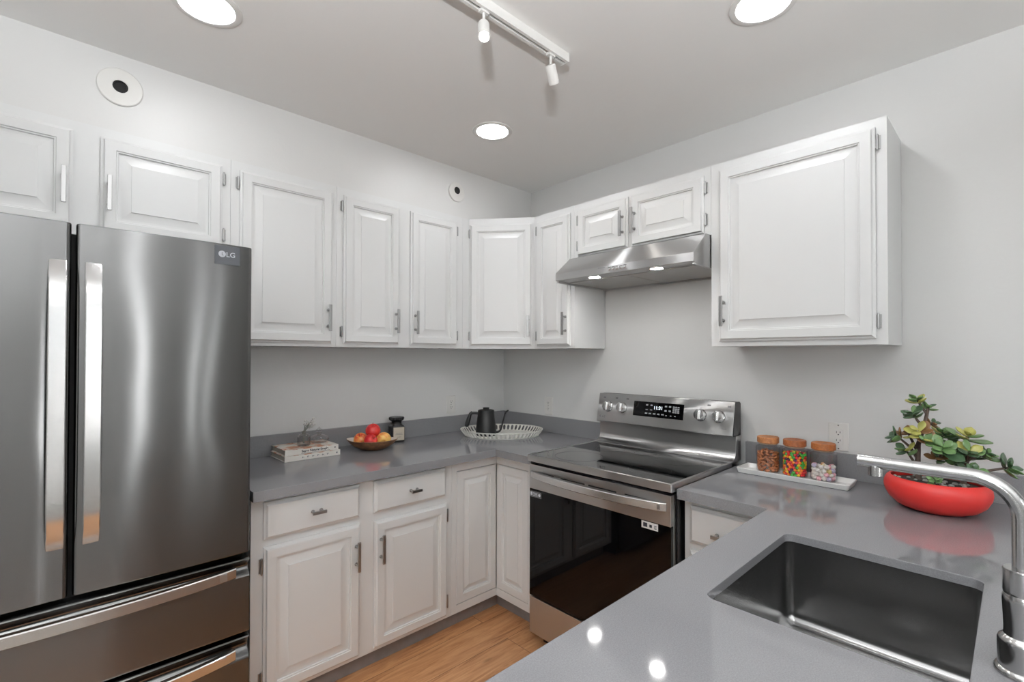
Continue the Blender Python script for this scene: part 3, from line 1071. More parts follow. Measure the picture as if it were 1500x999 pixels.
for y, s0, s1, hw in ((-.965, .128, .136, .008), (-1.045, .128, .136, .008), (-1.115, .128, .136, .008), (-1.565, .128, .136, .008), (-1.66, .128, .136, .008), (-1.6435, .026, .029, .0115)):
    pm = MB()
    pbox(pm, y - hw, y + hw, s0, s1, 0, .0004)
    pm.build('printed_mark', M['ink_soft'], root)
rotk = Vector((0, 0, 1)).rotation_difference(PN).to_matrix()
for y in (-.9945, -1.0865, -1.527, -1.6155):
    k = MB()
    k.lathe([(.0285, 0), (.0285, .004), (.0255, .007), (.0245, .024), (.0225, .0275), (.001, .028)], pp(y, .0815, 0), 32, 'z', rot=rotk)
    ko = k.build('knob', M['chrome'], root)
    ko['label'] = 'polished steel control knob'
    g = MB()
    gb = bmesh.new()
    bmesh.ops.create_cube(gb, size=1)
    ang = math.radians(0)
    for v in gb.verts:
        a, b_ = v.co.x * .013, v.co.y * .049
        v.co = pp(y + a * math.cos(ang) - b_ * math.sin(ang), .0815 + a * math.sin(ang) + b_ * math.cos(ang), .030 + v.co.z * .016)
    bmesh.ops.recalc_face_normals(gb, faces=gb.faces[:])
    bmesh.ops.bevel(gb, geom=gb.edges[:], offset=.003, segments=2, profile=.5, affect='EDGES')
    g._merge(gb)
    g.build('grip', M['chrome'], ko)
    gm = MB()
    gm.lathe([(.0295, 0), (.0295, .0012), (.0285, .0015)], pp(y, .0815, 0), 32, 'z', rot=rotk)
    gm.build('collar', M['black'], ko)
# oven door
DY0, DY1, DX = RY0 + .012, RY1 - .002, -0.672
dr = MB()
zz = (.249, .768, .8865)
dr.box(-0.652, -0.634, DY0, DY1, .249, .8865)
dr.box(DX, -0.652, DY0, DY1, .768, .8865, .002)
door = dr.build('oven_door', M['range_steel'], root)
MB().box(DX + .001, -0.652, DY0, DY1, .249, .7675, .0015).build('glass', M['glass_black'], door)['label'] = 'black glass oven front'
vt = MB()
for y0, y1 in ((-1.000, -1.085), (-1.125, -1.265), (-1.285, -1.430), (-1.470, -1.580)):
    vt.box(DX - .0006, DX + .002, y1, y0, .8475, .8535)
vt.build('vent_slot', M['gap'], door)
hb = MB()
rs = []
n = 40
h0, h1 = DY1 - .012, DY0 + .018
for i in range(n + 1):
    t = i / n
    y = h0 + (h1 - h0) * t
    x = DX - .004 - .046 * (1 - (2 * t - 1) ** 2) ** .75
    h, zc, c = .0165, .842 , .003
    zc = .8385
    rs.append([(x + .016, y, zc - h + .002), (x + c, y, zc - h), (x, y, zc - h + c), (x, y, zc + h - c), (x + c, y, zc + h), (x + .022, y, zc + h)])
hb.rings(rs, True, True, True)
for y in (h0 - .04, h1 + .04):
    hb.box(DX - .016, DX + .002, y - .02, y + .02, .829, .848)
hb.build('handle', M['range_bar'], door, 40)['label'] = 'bowed brushed steel oven handle'
sk = MB()
sk.box(DX - .0002, DX + .0006, -1.620, -1.548, .738, .7655)
so = sk.build('sticker', M['sticker'], door)
si = MB()
si.box(DX - .0005, DX + .0004, -1.5735, -1.5555, .744, .760)
si.box(DX - .0005, DX + .0004, -1.594, -1.583, .7455, .7565)
for k in range(3):
    si.box(DX - .0005, DX + .0004, -1.614, -1.603, .744 + k * .005, .7465 + k * .005)
si.build('sticker_print', M['ink'], so)
sk = MB()
sk.box(DX - .0002, DX + .0006, -1.005, -.930, .729, .757)
so = sk.build('sticker', plain('clear_label', (92, 92, 94), 0.25), door)
si = MB()
si.box(DX - .0005, DX + .0004, -.945, -.933, .736, .752)
si.lathe([(.001, -.0005), (.007, -.0005), (.007, .0005)], (DX, -.992, .743), 18, 'x')
for k in range(3):
    si.box(DX - .0005, DX + .0004, -.980, -.950, .736 + k * .006, .738 + k * .006)
si.build('sticker_print', M['logo'], so)
# warming drawer
MB().box(DX + .001, -0.634, DY0, DY1, .0665, .2425, .003).build('drawer', M['range_steel'], root)
MB().box(-0.645, -0.634, DY0 + .01, DY1 - .01, .243, .2485).build('drawer_gap', M['gap'], root)

# ------------------------------------------------------------------ range hood
root = thing('range_hood', 'stainless steel under-cabinet range hood with two small lights', 'range hood', (-.22, -1.28, 1.80))
HY0, HY1 = -1.6585, -.9005
mb = MB()
mb.prism([(-.002, 1.945), (-.335, 1.945), (-.450, 1.851), (-.4525, 1.848), (-.4525, 1.8125), (-.4505, 1.811), (-.440, 1.811), (-.440, 1.822), (-.012, 1.822), (-.012, 1.800), (-.002, 1.800)], 'y', HY0, HY1)
mb.box(-.440, -.012, HY0, HY0 + .012, 1.800, 1.8225).box(-.440, -.012, HY1 - .012, HY1, 1.800, 1.8225)
hood = mb.build('canopy', M['hood'], root, 30)
MB().box(-.4395, -.36, HY0 + .0125, HY1 - .0125, 1.811, 1.8215).build('light_strip', M['hood'], root)
for y0, y1 in ((HY0 + .014, -1.2825), (-1.2775, HY1 - .014)):
    MB().box(-.358, -.014, y0, y1, 1.8065, 1.8215, .002).build('filter', M['grille'], root)['label'] = 'pale mesh grease filter'
for y in (-1.118, -1.462):
    MB().lathe([(.034, 1.8105), (.034, 1.8090), (.029, 1.8085), (.0285, 1.8105)], (-.403, y, 0), 28, cap0=False, cap1=False).build('lamp_trim', M['chrome'], root)
    lo = MB().lathe([(.001, 1.8092), (.027, 1.8094), (.0283, 1.8108)], (-.403, y, 0), 28).build('lamp', M['hood_lens'], root)
for k in range(5):
    y = -1.243 - .021 * k
    b_ = MB()
    b_.lathe([(.0075, 0), (.0075, -.006), (.0055, -.008), (.001, -.008)], (-.4525, y, 1.830), 16, 'x')
    b_.box(-.4615, -.4600, y - .004, y + .004, 1.8265, 1.8335)
    b_.build('button', M['black'] if False else M['chrome'], root)
bp = MB()
for k in range(5):
    y = -1.243 - .021 * k
    bp.box(-.4530, -.4520, y - .009, y + .009, 1.8385, 1.8405)
bp.box(-.4530, -.4520, -1.215, -1.175, 1.8415, 1.8425)
bp.build('button_print', M['ink'], root)

# ------------------------------------------------------------------ wall outlets
def outlet(label, F, a, z, decora=False):
    root = thing('wall_outlet', label, 'outlet', F(a, z - .057, 0))
    mb = MB()
    b = bmesh.new()
    rs = []
    for d, w in ((0, .0008), (0, .003), (.003, .0055), (.005, .006)):
        rs.append([F(a - .036 + d, z - .058 + d, w), F(a + .036 - d, z - .058 + d, w), F(a + .036 - d, z + .058 - d, w), F(a - .036 + d, z + .058 - d, w)])
    mb.rings(rs, True, True, True)
    mb.build('cover_plate', M['plastic'], root)
    r = MB()
    if decora:
        fbox(r, F, a - .0168, a + .0168, z - .0335, z + .0335, .005, .0085, .001)
        cs = (z + .0165, z - .0165)
    else:
        cs = (z + .0195, z - .0195)
        for c in cs:
            pts = []
            for i in range(24):
                t = 2 * PI * i / 24
                pts.append((max(-.0145, min(.0145, .0172 * math.cos(t))), .0172 * math.sin(t) * .82))
            r.rings([[F(a + p[0], c + p[1], w) for p in pts] for w in (.004, .0075)], True, False, True)
    ro = r.build('receptacle', M['plastic'], root, 30)
    sl = MB()
    for c in cs:
        w = .0085 if decora else .0075
        fbox(sl, F, a - .0072, a - .0054, c - .001, c + .0075, w - .001, w + .0003)
        fbox(sl, F, a + .0052, a + .0074, c - .0005, c + .007, w - .001, w + .0003)
        sl.lathe([(.0024, 0), (.0024, .0012)], F(a, c - .0065, w - .0009), 10, 'z', rot=Vector((0, 0, 1)).rotation_difference(F.n).to_matrix())
    sl.build('slot', M['ink'], ro, 0)
    sc = MB()
    for zz_ in ((z + .048, z - .048) if decora else (z,)):
        sc.lathe([(.003, 0), (.003, .0008), (.001, .0012)], F(a, zz_, .0058), 12, 'z', rot=Vector((0, 0, 1)).rotation_difference(F.n).to_matrix())
    sc.build('screw', M['nickel'], root)
FW = Frame((0, 0, 0), (1, 0, 0), (0, -1, 0))
FWR = Frame((0, 0, 0), (0, -1, 0), (-1, 0, 0))
outlet('white duplex outlet on the wall between the black jar and the kettle', FW, -.4745, 1.093)
outlet('white duplex outlet on the wall between the kettle tray and the range', FWR, .444, 1.0845)
outlet('white rectangular-face outlet on the wall beside the candy jars', FWR, 2.065, 1.082, True)

# ------------------------------------------------------------------ round covers on the soffit
def vent(label, x, z, r, hx, hz, rh):
    root = thing('vent_cover', label, 'vent', (x, -.278, z))
    mb = MB()
    ro = []
    n = 40
    dx, dz = hx - x, hz - z
    prof = [(r, -.2785, 0), (r, -.283, 0), (r * .955, -.286, 0), (r * .93, -.2862, 0), (r * .91, -.2862, .1)]
    rs = []
    for rr, y, k in prof:
        rs.append([(x + rr * math.cos(2 * PI * i / n), y, z + rr * math.sin(2 * PI * i / n)) for i in range(n)])
    for rr, y in ((rh + .004, -.2862), (rh, -.285), (rh, -.2788)):
        rs.append([(hx + rr * math.cos(2 * PI * i / n), y, hz + rr * math.sin(2 * PI * i / n)) for i in range(n)])
    mb.rings(rs)
    mb.build('plate', M['plastic'], root)
    pi_ = MB()
    pi_.lathe([(rh * .99, -.2788), (rh * .99, -.2835), (rh * .82, -.2838), (rh * .78, -.2795), (rh * .3, -.2792), (.001, -.2792)], (hx, 0, hz), 32, 'y')
    pi_.build('socket', M['gap'], root)['label'] = 'dark round opening'
vent('large round white cover plate with a dark hole, above the refrigerator', -2.199, 2.4155, .069, -2.199, 2.417, .023)
vent('small round white cover plate with a dark hole, near the corner', -.6405, 2.392, .058, -.638, 2.402, .0215)

# ------------------------------------------------------------------ ceiling lights
def downlight(label, x, y):
    root = thing('ceiling_light', label, 'ceiling light', (x, y, ZC))
    MB().lathe([(.100, ZC - .0005), (.099, ZC - .004), (.090, ZC - .007), (.080, ZC - .006), (.077, ZC - .003), (.077, ZC - .0005)], (x, y, 0), 48, cap0=False, cap1=False).build('trim_ring', M['plastic'], root)
    MB().lathe([(.001, ZC - .004), (.0768, ZC - .0035), (.0768, ZC - .001)], (x, y, 0), 40, cap1=True).build('lens', M['lens'], root)
downlight('round recessed ceiling light above the refrigerator', -2.021, -.796)
downlight('round recessed ceiling light in the kitchen corner above the kettle', -.794, -.782)
downlight('round recessed ceiling light between the track light and the large wall cabinet', -.740, -2.029)
downlight('round recessed ceiling light above the peninsula end, by the refrigerator side of the room', -2.085, -2.03)
# ------------------------------------------------------------------ unseen fill lamp added to brighten the ceiling
lx, ly = -3.15, -3.35
root = thing('fill_lamp', 'added fill lamp with an upturned bowl shade behind the camera', 'lamp', (lx, ly, 0))
MB().lathe([(.001, 0), (.14, 0), (.14, .012), (.12, .022), (.02, .03), (.001, .03)], (lx, ly, 0), 36).build('base', M['matte_black'], root)
MB().tube([(lx, ly, .029), (lx, ly, 1.52)], .012, 16).build('pole', M['matte_black'], root)
MB().lathe([(.012, 1.51), (.06, 1.53), (.14, 1.58), (.19, 1.65), (.187, 1.65), (.137, 1.584), (.058, 1.535), (.001, 1.525)], (lx, ly, 0), 40, cap0=False).build('lamp_shade', M['plastic'], root, 60)
ul = bpy.data.lights.new('uplight', 'AREA')
ul.shape = 'DISK'
ul.size = .24
ul.energy = UPLIGHT_W
ul.color = (.95, .975, 1)
uo = bpy.data.objects.new('uplight', ul)
uo.location = (lx, ly, 1.60)
uo.rotation_euler = (PI, 0, 0)
COL.objects.link(uo)

downlight('round fill light added to the living area ceiling nearest the refrigerator', -4.2, -1.2)  # unseen fill light, added to brighten the walls under the cabinets
downlight('round fill light added to the living area ceiling between its added openings', -4.2, -3.6)  # second fill light added out of view

# ------------------------------------------------------------------ track light
root = thing('track_light', 'white ceiling track light with two small spot heads', 'track light', (-1.5, -1.425, ZC))
TX0, TX1, TY = -2.10, -.992, -1.425
mb = MB()
mb.prism([(TY - .017, ZC - .0005), (TY - .017, ZC - .033), (TY - .006, ZC - .033), (TY - .006, ZC - .012), (TY + .006, ZC - .012), (TY + .006, ZC - .033), (TY + .017, ZC - .033), (TY + .017, ZC - .0005)], 'x', TX0, TX1 - .006)
mb.build('rail', M['plastic'], root, 0)
MB().box(TX1 - .006, TX1, TY - .018, TY + .018, ZC - .034, ZC - .0005).build('end_cap', M['plastic'], root)
def spot(x, d, lit, w):
    d = Vector(d).normalized()
    top = Vector((x, TY, ZC - .030))
    j = Vector((x, TY, ZC - .082))
    h = MB()
    h.tube([top, j], .0045, 12)
    h.box(x - .016, x + .016, TY - .008, TY + .008, ZC - .040, ZC - .030)
    ho = h.build('spot_head', M['plastic'], root)
    R_ = Vector((0, 0, 1)).rotation_difference(d).to_matrix()
    c = MB()
    c.lathe([(.008, -.012), (.018, -.010), (.019, -.006), (.019, .050), (.018, .054), (.0165, .054), (.0165, .046)], j, 28, 'z', rot=R_, cap1=False)
    c.build('shade', M['plastic'], ho)
    MB().lathe([(.0150, .0465), (.001, .0475)], j, 24, 'z', rot=R_, cap0=True).build('bulb', M['bulb'], ho)
    return j + d * .056, d
spots = [spot(-1.3905, (-.30, -.40, -1), True, 1), spot(-1.075, (.596, .194, -.80), True, 1)]
for i, (p, d) in enumerate(spots):
    li = bpy.data.lights.new('spot_lamp', 'SPOT')
    li.energy = SPOT_W
    li.color = (1, .95, .88)
    li.spot_size = math.radians(100)
    li.spot_blend = .8
    li.shadow_soft_size = .017
    lo = bpy.data.objects.new('spot_lamp', li)
    lo.location = p
    lo.rotation_euler = d.to_track_quat('-Z', 'Y').to_euler()
    COL.objects.link(lo)

# ------------------------------------------------------------------ books and glass bottles
bz = ZCT + .0005
def book(label, x0, x1, y0, y1, z0, t, skew, title):
    root = thing('book', label, 'book', ((x0 + x1) / 2, (y0 + y1) / 2, z0))
    ca, sa = math.cos(skew), math.sin(skew)
    cx, cy = (x0 + x1) / 2, (y0 + y1) / 2
    def q(x, y, z):
        dx, dy = x - cx, y - cy
        return (cx + dx * ca - dy * sa, cy + dx * sa + dy * ca, z)
    def bx(mb, a0, a1, b0, b1, c0, c1, bev=0):
        b = bmesh.new()
        bmesh.ops.create_cube(b, size=1)
        for v in b.verts:
            v.co = Vector(q((a0 + a1) / 2 + v.co.x * (a1 - a0), (b0 + b1) / 2 + v.co.y * (b1 - b0), (c0 + c1) / 2 + v.co.z * (c1 - c0)))
        if bev:
            bmesh.ops.bevel(b, geom=b.edges[:], offset=bev, segments=2, profile=.5, affect='EDGES')
        mb._merge(b)
    mb = MB()
    bx(mb, x0, x1, y0, y1, z0, z0 + .003, .0008)
    bx(mb, x0, x1, y0, y0 + .003, z0 + .0005, z0 + t - .0005, .0008)
    co = mb.build('cover', M['paper'], root)
    mb = MB()
    bx(mb, x0, x1, y0, y1, z0 + t - .003, z0 + t, .0008)
    mb.build('front_board', M['cover'], root)
    mb = MB()
    bx(mb, x0 + .003, x1 - .003, y0 + .003, y1 - .004, z0 + .003, z0 + t - .003)
    mb.build('pages', M['pages'], root, 0)
    r = Vector((ca, sa, 0))
    zc = z0 + t / 2
    if title:
        text('spine_title', 'Super Natural Simple', M['ink'], co, Vector(q(cx + .012, y0 - .0003, zc + .001)), .0150, r, (0, 0, 1), .0003, .0004)
        mb = MB()
        bx(mb, cx - .055, cx + .085, y0 - .0006, y0 + .0004, z0 + .0035, z0 + .0048)
        bx(mb, x1 - .020, x1 - .015, y0 - .0006, y0 + .0004, zc - .003, zc + .004)
        mb.build('spine_rule', M['ink'], co, 0)
    else:
        mb = MB()
        for k in range(6):
            a = cx - .055 + k * .024
            bx(mb, a, a + .010, y0 - .0006, y0 + .0004, zc - .001 + .002 * (k % 2), zc + .0015 + .002 * (k % 2))
            bx(mb, a + .002, a + .004, y0 - .0006, y0 + .0004, zc - .004, zc + .004)
        bx(mb, x1 - .022, x1 - .014, y0 - .0006, y0 + .0004, zc - .003, zc + .004)
        mb.build('spine_print', M['ink_soft'], co, 0)
    return root
book('lower of the two white cookbooks, lying flat on the worktop', -1.590, -1.323, -.228, -.030, bz, .0265, .010, False)
book('upper white cookbook with its title in bold dark type on the spine', -1.586, -1.330, -.222, -.030, bz + .027, .0265, .006, True)
tb = bz + .027 + .0265 + .0005

root = thing('glass_vase', 'small clear bottle vase with dried sprigs, standing on the books', 'vase', (-1.474, -.150, tb))
v = (-1.474, -.150, tb)
MB().lathe([(.001, .0005), (.027, .0005), (.030, .004), (.0305, .040), (.028, .050), (.020, .057), (.011, .061), (.0095, .068), (.012, .072), (.0105, .072), (.008, .068), (.0095, .060), (.019, .055), (.0265, .048), (.029, .040), (.0285, .006), (.026, .003), (.001, .003)], v, 32).build('bottle', M['glass_thick'], root)
sp = MB()
bl = MB()
random.seed(3)
for k in range(10):
    a = random.uniform(-.5, .8)
    tip = Vector((v[0] + .018 + .030 * random.uniform(-.3, 1.1), v[1] + random.uniform(-.02, .02), tb + .072 + random.uniform(.015, .058)))
    base_ = Vector((v[0] + random.uniform(-.004, .004), v[1] + random.uniform(-.004, .004), tb + .012))
    nk = Vector((v[0] + random.uniform(-.004, .004), v[1] + random.uniform(-.004, .004), tb + .068))
    sp.tube([base_, nk, (nk + tip) / 2 + Vector((0, 0, .006)), tip], [.0014, .0014, .0013, .0010], 6)
    for q in range(4):
        c = tip + Vector((random.uniform(-.008, .008), random.uniform(-.008, .008), random.uniform(-.014, .006)))
        bl.ball(c, random.uniform(.0030, .0055), 7)
sp.build('stalk', M['twig'], root)
bl.build('blossom', M['flower'], root)

root = thing('glass_decanter', 'squat round ribbed glass bottle with stopper, on the books', 'bottle', (-1.389, -.125, tb))
v = (-1.389, -.125, tb)
rs = []
prof = [(.026, .0005), (.036, .004), (.044, .014), (.0455, .022), (.041, .032), (.028, .040), (.012, .045), (.0105, .052), (.014, .055), (.014, .058), (.008, .058)]
for r, h in prof:
    rs.append([(v[0] + r * (1 + .035 * math.cos(18 * t) * (1 if .006 < h < .042 else 0)) * math.cos(t), v[1] + r * (1 + .035 * math.cos(18 * t) * (1 if .006 < h < .042 else 0)) * math.sin(t), v[2] + h) for t in [2 * PI * i / 72 for i in range(72)]])
MB().rings(rs, True, True, True).build('bottle', M['glass_thick'], root)
MB().lathe([(.0075, .0585), (.0075, .062), (.013, .064), (.0135, .070), (.006, .074), (.004, .080), (.001, .082)], v, 20).build('stopper', M['glass_thick'], root)

# ------------------------------------------------------------------ fruit bowl
bc = Vector((-1.138, -.205, bz))
root = thing('fruit_bowl', 'shallow boat-shaped wooden bowl with white inside, holding apples', 'bowl', bc)
ex = Vector((.727, -.687, 0))
ey = Vector((.687, .727, 0))
def boat(prof, n=56):
    rs = []
    for r, h in prof:
        ring = []
        for i in range(n):
            t = 2 * PI * i / n
            k = abs(math.cos(t)) ** 7
            f = min(1, r / .12)
            ring.append(bc + ex * (r * math.cos(t) * (1.02 + .10 * k * f)) + ey * (r * math.sin(t) * .80) + Vector((0, 0, h + .004 * k * f)))
        rs.append(ring)
    return rs
MB().rings(boat([(.001, .0), (.055, .0), (.062, .003), (.085, .014), (.105, .030), (.118, .047), (.121, .051), (.1195, .053)]), True, True, False).build('shell', M['bowlwood'], root, 60)
MB().rings(boat([(.1193, .0532), (.117, .051), (.108, .038), (.090, .022), (.065, .010), (.001, .0075)]), True, False, True).build('lining', M['bowlin'], root, 60)['label'] = 'white enamel lining'

def apple(label, c, mat, r=.037, tilt=(0, 0)):
    c = Vector(c)
    root = thing('apple', label, 'apple', c - Vector((0, 0, r * .9)))
    prof = []
    for i in range(19):
        t = PI * i / 18
        rr = r * math.sin(t) * (1.02 + .08 * math.cos(t))
        h = -r * .92 * math.cos(t)
        if t > PI * .5:
            h -= r * .34 * math.exp(-(rr / (r * .30)) ** 2)
        else:
            h += r * .16 * math.exp(-(rr / (r * .22)) ** 2)
        prof.append((max(rr, .0004), h))
    R_ = Matrix.Rotation(tilt[0], 3, 'X') @ Matrix.Rotation(tilt[1], 3, 'Y')
    MB().lathe(prof, c, 28, 'z', rot=R_).build('flesh', mat, root, 70)
    s0, s1, s2 = R_ @ Vector((0, 0, r * .58)), R_ @ Vector((.001, .001, r * .85)), R_ @ Vector((.004, .002, r * 1.10))
    MB().tube([c + s0, c + s1, c + s2], [.0013, .0012, .0016], 8).build('stalk', M['stalk'], root)
ab = bc + Vector((0, 0, .0))
apple('golden-red apple at the left end of the bowl', ab + ex * -.058 + ey * -.010 + Vector((0, 0, .054)), M['apple_mix'], .037, (.5, -.5))
apple('dark red apple in the bowl under the topmost apple', ab + ex * .004 + ey * -.034 + Vector((0, 0, .0515)), M['apple_red'], .036, (1.0, .2))
apple('golden apple with its calyx turned outwards, at the right end of the bowl', ab + ex * .063 + ey * -.004 + Vector((0, 0, .053)), M['apple_gold'], .037, (2.1, -.5))
apple('yellowish apple at the back of the bowl behind the others', ab + ex * .012 + ey * .040 + Vector((0, 0, .052)), M['apple_gold'], .036, (.3, .2))
apple('bright red apple lying on top of the other apples', ab + ex * .003 + ey * .004 + Vector((0, 0, .100)), M['apple_red'], .0385, (.25, -.2))

# ------------------------------------------------------------------ black jar
jx, jy = -.925, -.088
root = thing('black_jar', 'black lidded jar with beige label behind the fruit bowl', 'jar', (jx, jy, bz))
R_ = Matrix.Rotation(math.radians(-12), 3, 'Z')
def rbox(h, d, z, r):
    return [Vector((jx, jy, 0)) + R_ @ Vector((p[0], p[1], bz + z)) for p in rrect(-h + d, h - d, -h + d, h - d, r, 5)]
H = .0395
MB().rings([rbox(H, .004, 0, .008), rbox(H, 0, .004, .010), rbox(H, 0, .086, .010), rbox(H, .003, .093, .012), rbox(H, .010, .098, .018), rbox(H, .012, .105, .020)], True, True, True).build('body', M['black'], root)
n_ = 40
lid = []
for r, z, k in ((.028, .1052, 0), (.029, .118, 0), (.040, .126, .03), (.0425, .130, .03), (.0425, .139, .03), (.040, .143, .02), (.001, .144, 0)):
    lid.append([(jx + r * (1 + k * (1 if i % 2 else -1)) * math.cos(2 * PI * i / n_), jy + r * (1 + k * (1 if i % 2 else -1)) * math.sin(2 * PI * i / n_), bz + z) for i in range(n_)])
MB().rings(lid, True, True, True).build('lid', M['black'], root, 25)
FJ = Frame(Vector((jx, jy, bz)) + R_ @ Vector((0, -H, 0)), R_ @ Vector((1, 0, 0)), R_ @ Vector((0, -1, 0)))
lb = MB()
fbox(lb, FJ, -.030, .0335, .012, .086, 0, .0006)
lo_ = lb.build('label', M['label'], root)
lt = MB()
for z, w in ((.052, .018), (.044, .022), (.030, .012)):
    fbox(lt, FJ, .002 - w, .002 + w, z, z + .002, .0006, .0009)
lt.build('label_print', M['ink_soft'], lo_)

# ------------------------------------------------------------------ kettle and tray
tc_ = Vector((-.320, -.333, bz))
root = thing('serving_tray', 'oval white metal tray with pierced gallery rim under the kettle', 'tray', tc_)
def oval(a, b_, z, n=96):
    return [tc_ + ex * (a * math.cos(2 * PI * i / n)) + ey * (b_ * math.sin(2 * PI * i / n)) + Vector((0, 0, z)) for i in range(n)]
MB().rings([oval(.228, .176, 0), oval(.234, .182, .001), oval(.234, .182, .006), oval(.231, .179, .006), oval(.228, .176, .0035)], True, True, True).build('base', M['tray'], root)
rim = MB()
rim.rings([oval(.2575, .2035, .034), oval(.2605, .2065, .036), oval(.2605, .2065, .0405), oval(.2575, .2035, .0405)], loop=True)
ns = 58
for i in range(ns):
    t = 2 * PI * (i + .5) / ns
    def P_(da, a, b_, z):
        tt = t + da
        return tc_ + ex * (a * math.cos(tt)) + ey * (b_ * math.sin(tt)) + Vector((0, 0, z))
    da0, da1 = PI / ns * .42, PI / ns * .66
    ri = []
    for (da, k, z) in ((da1, 0, .004), (da0, .35, .013), (da0 * .9, .7, .024), (da1, 1.0, .036)):
        a, b_ = .2335 + .0265 * k, .1815 + .0245 * k
        ri.append([P_(-da, a, b_, z), P_(da, a, b_, z), P_(da, a - .0022, b_ - .0022, z), P_(-da, a - .0022, b_ - .0022, z)])
    rim.rings(ri, True, True, True)
rim.build('gallery', M['tray'], root, 30)

kc = Vector((-.4155, -.293, bz + .0037))
root = thing('kettle', 'matte black gooseneck kettle standing on the white tray', 'kettle', kc)
MB().lathe([(.058, 0), (.0635, .002), (.064, .018), (.0625, .05), (.058, .085), (.0535, .115), (.0515, .140), (.0515, .152), (.050, .1545)], kc, 40).build('body', M['matte_black'], root, 40)
MB().lathe([(.0495, .1548), (.049, .157), (.040, .1595), (.020, .1605), (.019, .1655), (.021, .170), (.019, .1725), (.001, .173)], kc, 32).build('lid', M['matte_black'], root, 40)
L_ = -ex
MB().tube([kc + L_ * .050 + Vector((0, 0, .137)), kc + L_ * .075 + Vector((0, 0, .1385)), kc + L_ * .094 + Vector((0, 0, .1375))], [.0085, .008, .0085], 14).build('handle_arm', M['matte_black'], root)
MB().tube([kc + L_ * .088 + Vector((0, 0, .146)), kc + L_ * .098 + Vector((0, 0, .134)), kc + L_ * .108 + Vector((0, 0, .105)), kc + L_ * .117 + Vector((0, 0, .075)), kc + L_ * .121 + Vector((0, 0, .056)), kc + L_ * .121 + Vector((0, 0, .051))], [.006, .0095, .0125, .0135, .012, .006], 14).build('grip', M['matte_black'], root)
MB().tube([kc + ex * q + Vector((0, 0, z)) for q, z in ((.058, .020), (.072, .0205), (.084, .025), (.092, .036), (.098, .055), (.104, .080), (.110, .105), (.117, .130), (.126, .147), (.140, .156))], [.009, .0075, .0065, .006, .0055, .0055, .005, .0048, .0045, .0042], 14).build('spout', M['matte_black'], root)

# ------------------------------------------------------------------ jar tray with three candy jars
tyc, txc = -1.943, -.165
root = thing('jar_tray', 'long white rectangular ceramic tray under the three jars', 'tray', (txc, tyc, bz))
def tr(d, z, r):
    return [(p[0], p[1], bz + z) for p in rrect(-.230 + d, -.098 - d, -2.147 + d, -1.738 - d, r, 6)]
MB().rings([tr(.010, 0, .006), tr(.006, .001, .008), tr(.0015, .014, .010), tr(0, .0205, .011), tr(.001, .022, .010), tr(.004, .0215, .009), tr(.008, .012, .006), tr(.012, .0055, .005), tr(.016, .0045, .004)], True, True, True).build('dish', M['ceramic_white'], root, 40)
JZ = bz + .0047
JR = .0465
JARS = [(-.129, -1.8345), (-.129, -1.9375), (-.129, -2.0405)]
def candy_jar(label, x, y, lidm):
    root = thing('storage_jar', label, 'jar', (x, y, JZ))
    g = MB()
    g.lathe([(.001, .0003), (JR - .004, .0003), (JR, .004), (JR, .108), (JR - .003, .113), (JR - .010, .117), (JR - .010, .124), (JR - .012, .124), (JR - .012, .116), (JR - .0045, .111), (JR - .0018, .107), (JR - .0018, .005), (JR - .005, .003), (.001, .003)], (x, y, JZ), 48)
    g.build('glass', M['glass'], root, 40)
    l = MB()
    l.lathe([(JR - .013, .1175), (JR - .0125, .1215), (JR - .0085, .1245), (JR - .0055, .1245), (JR - .004, .126), (JR - .004, .147), (JR - .006, .1495), (JR - .012, .1495), (JR - .015, .1475), (.001, .147)], (x, y, JZ), 48)
    lo2 = l.build('lid', lidm, root, 35)
    lo2['label'] = 'round wooden lid'
    MB().lathe([(JR - .0118, .1178), (JR - .0100, .119), (JR - .0100, .1225), (JR - .0118, .1235)], (x, y, JZ), 40, cap0=False, cap1=False).build('seal', M['seal'], lo2)
candy_jar('lidded glass jar filled with almonds, nearest the range', *JARS[0], M['lidwood'])
candy_jar('lidded glass jar filled with bright round candies, between the two other jars', *JARS[1], M['lidwood2'])
candy_jar('lidded glass jar half full of pastel puffs, nearest the wall outlet', *JARS[2], M['lidwood3'])

def dup(src, loc, rot, mat=None, label=None):
    o = src.copy()
    COL.objects.link(o)
    o.location = loc
    o.rotation_euler = rot
    if label:
        o['label'] = label
    return o

# almonds
def almond_mesh():
    mb = MB()
    rs = []
    for i in range(9):
        t = i / 8
        w = math.sin(PI * t) ** .7 * (1 - .28 * t)
        rs.append([(-.0115 + .023 * t, .0075 * max(w, .03) * math.cos(a), .0052 * max(w, .03) * math.sin(a)) for a in [2 * PI * k / 10 for k in range(10)]])
    mb.rings(rs, True, True, True)
    return mb
random.seed(11)
al = almond_mesh().build('almond', M['almond'], None, 60)
tag(al, 'brown almond in the glass jar nearest the range', 'nut', 'almonds in the glass jar')
first = True
x, y = JARS[0]
def put(src, state, loc, rot):
    if state[0]:
        src.location = loc
        src.rotation_euler = rot
        state[0] = False
        return src
    return dup(src, loc, rot)
st = [True]
zl = JZ + .0105
for lay in range(7):
    n = 11
    for k in range(n):
        a = 2 * PI * (k + .5 * (lay % 2)) / n + random.uniform(-.08, .08)
        r = JR - .0085
        put(al, st, (x + r * math.cos(a), y + r * math.sin(a), zl + lay * .0112 + random.uniform(-.001, .001)), (random.uniform(-.6, .6) + PI / 2, random.uniform(-.7, .7), a + PI / 2))
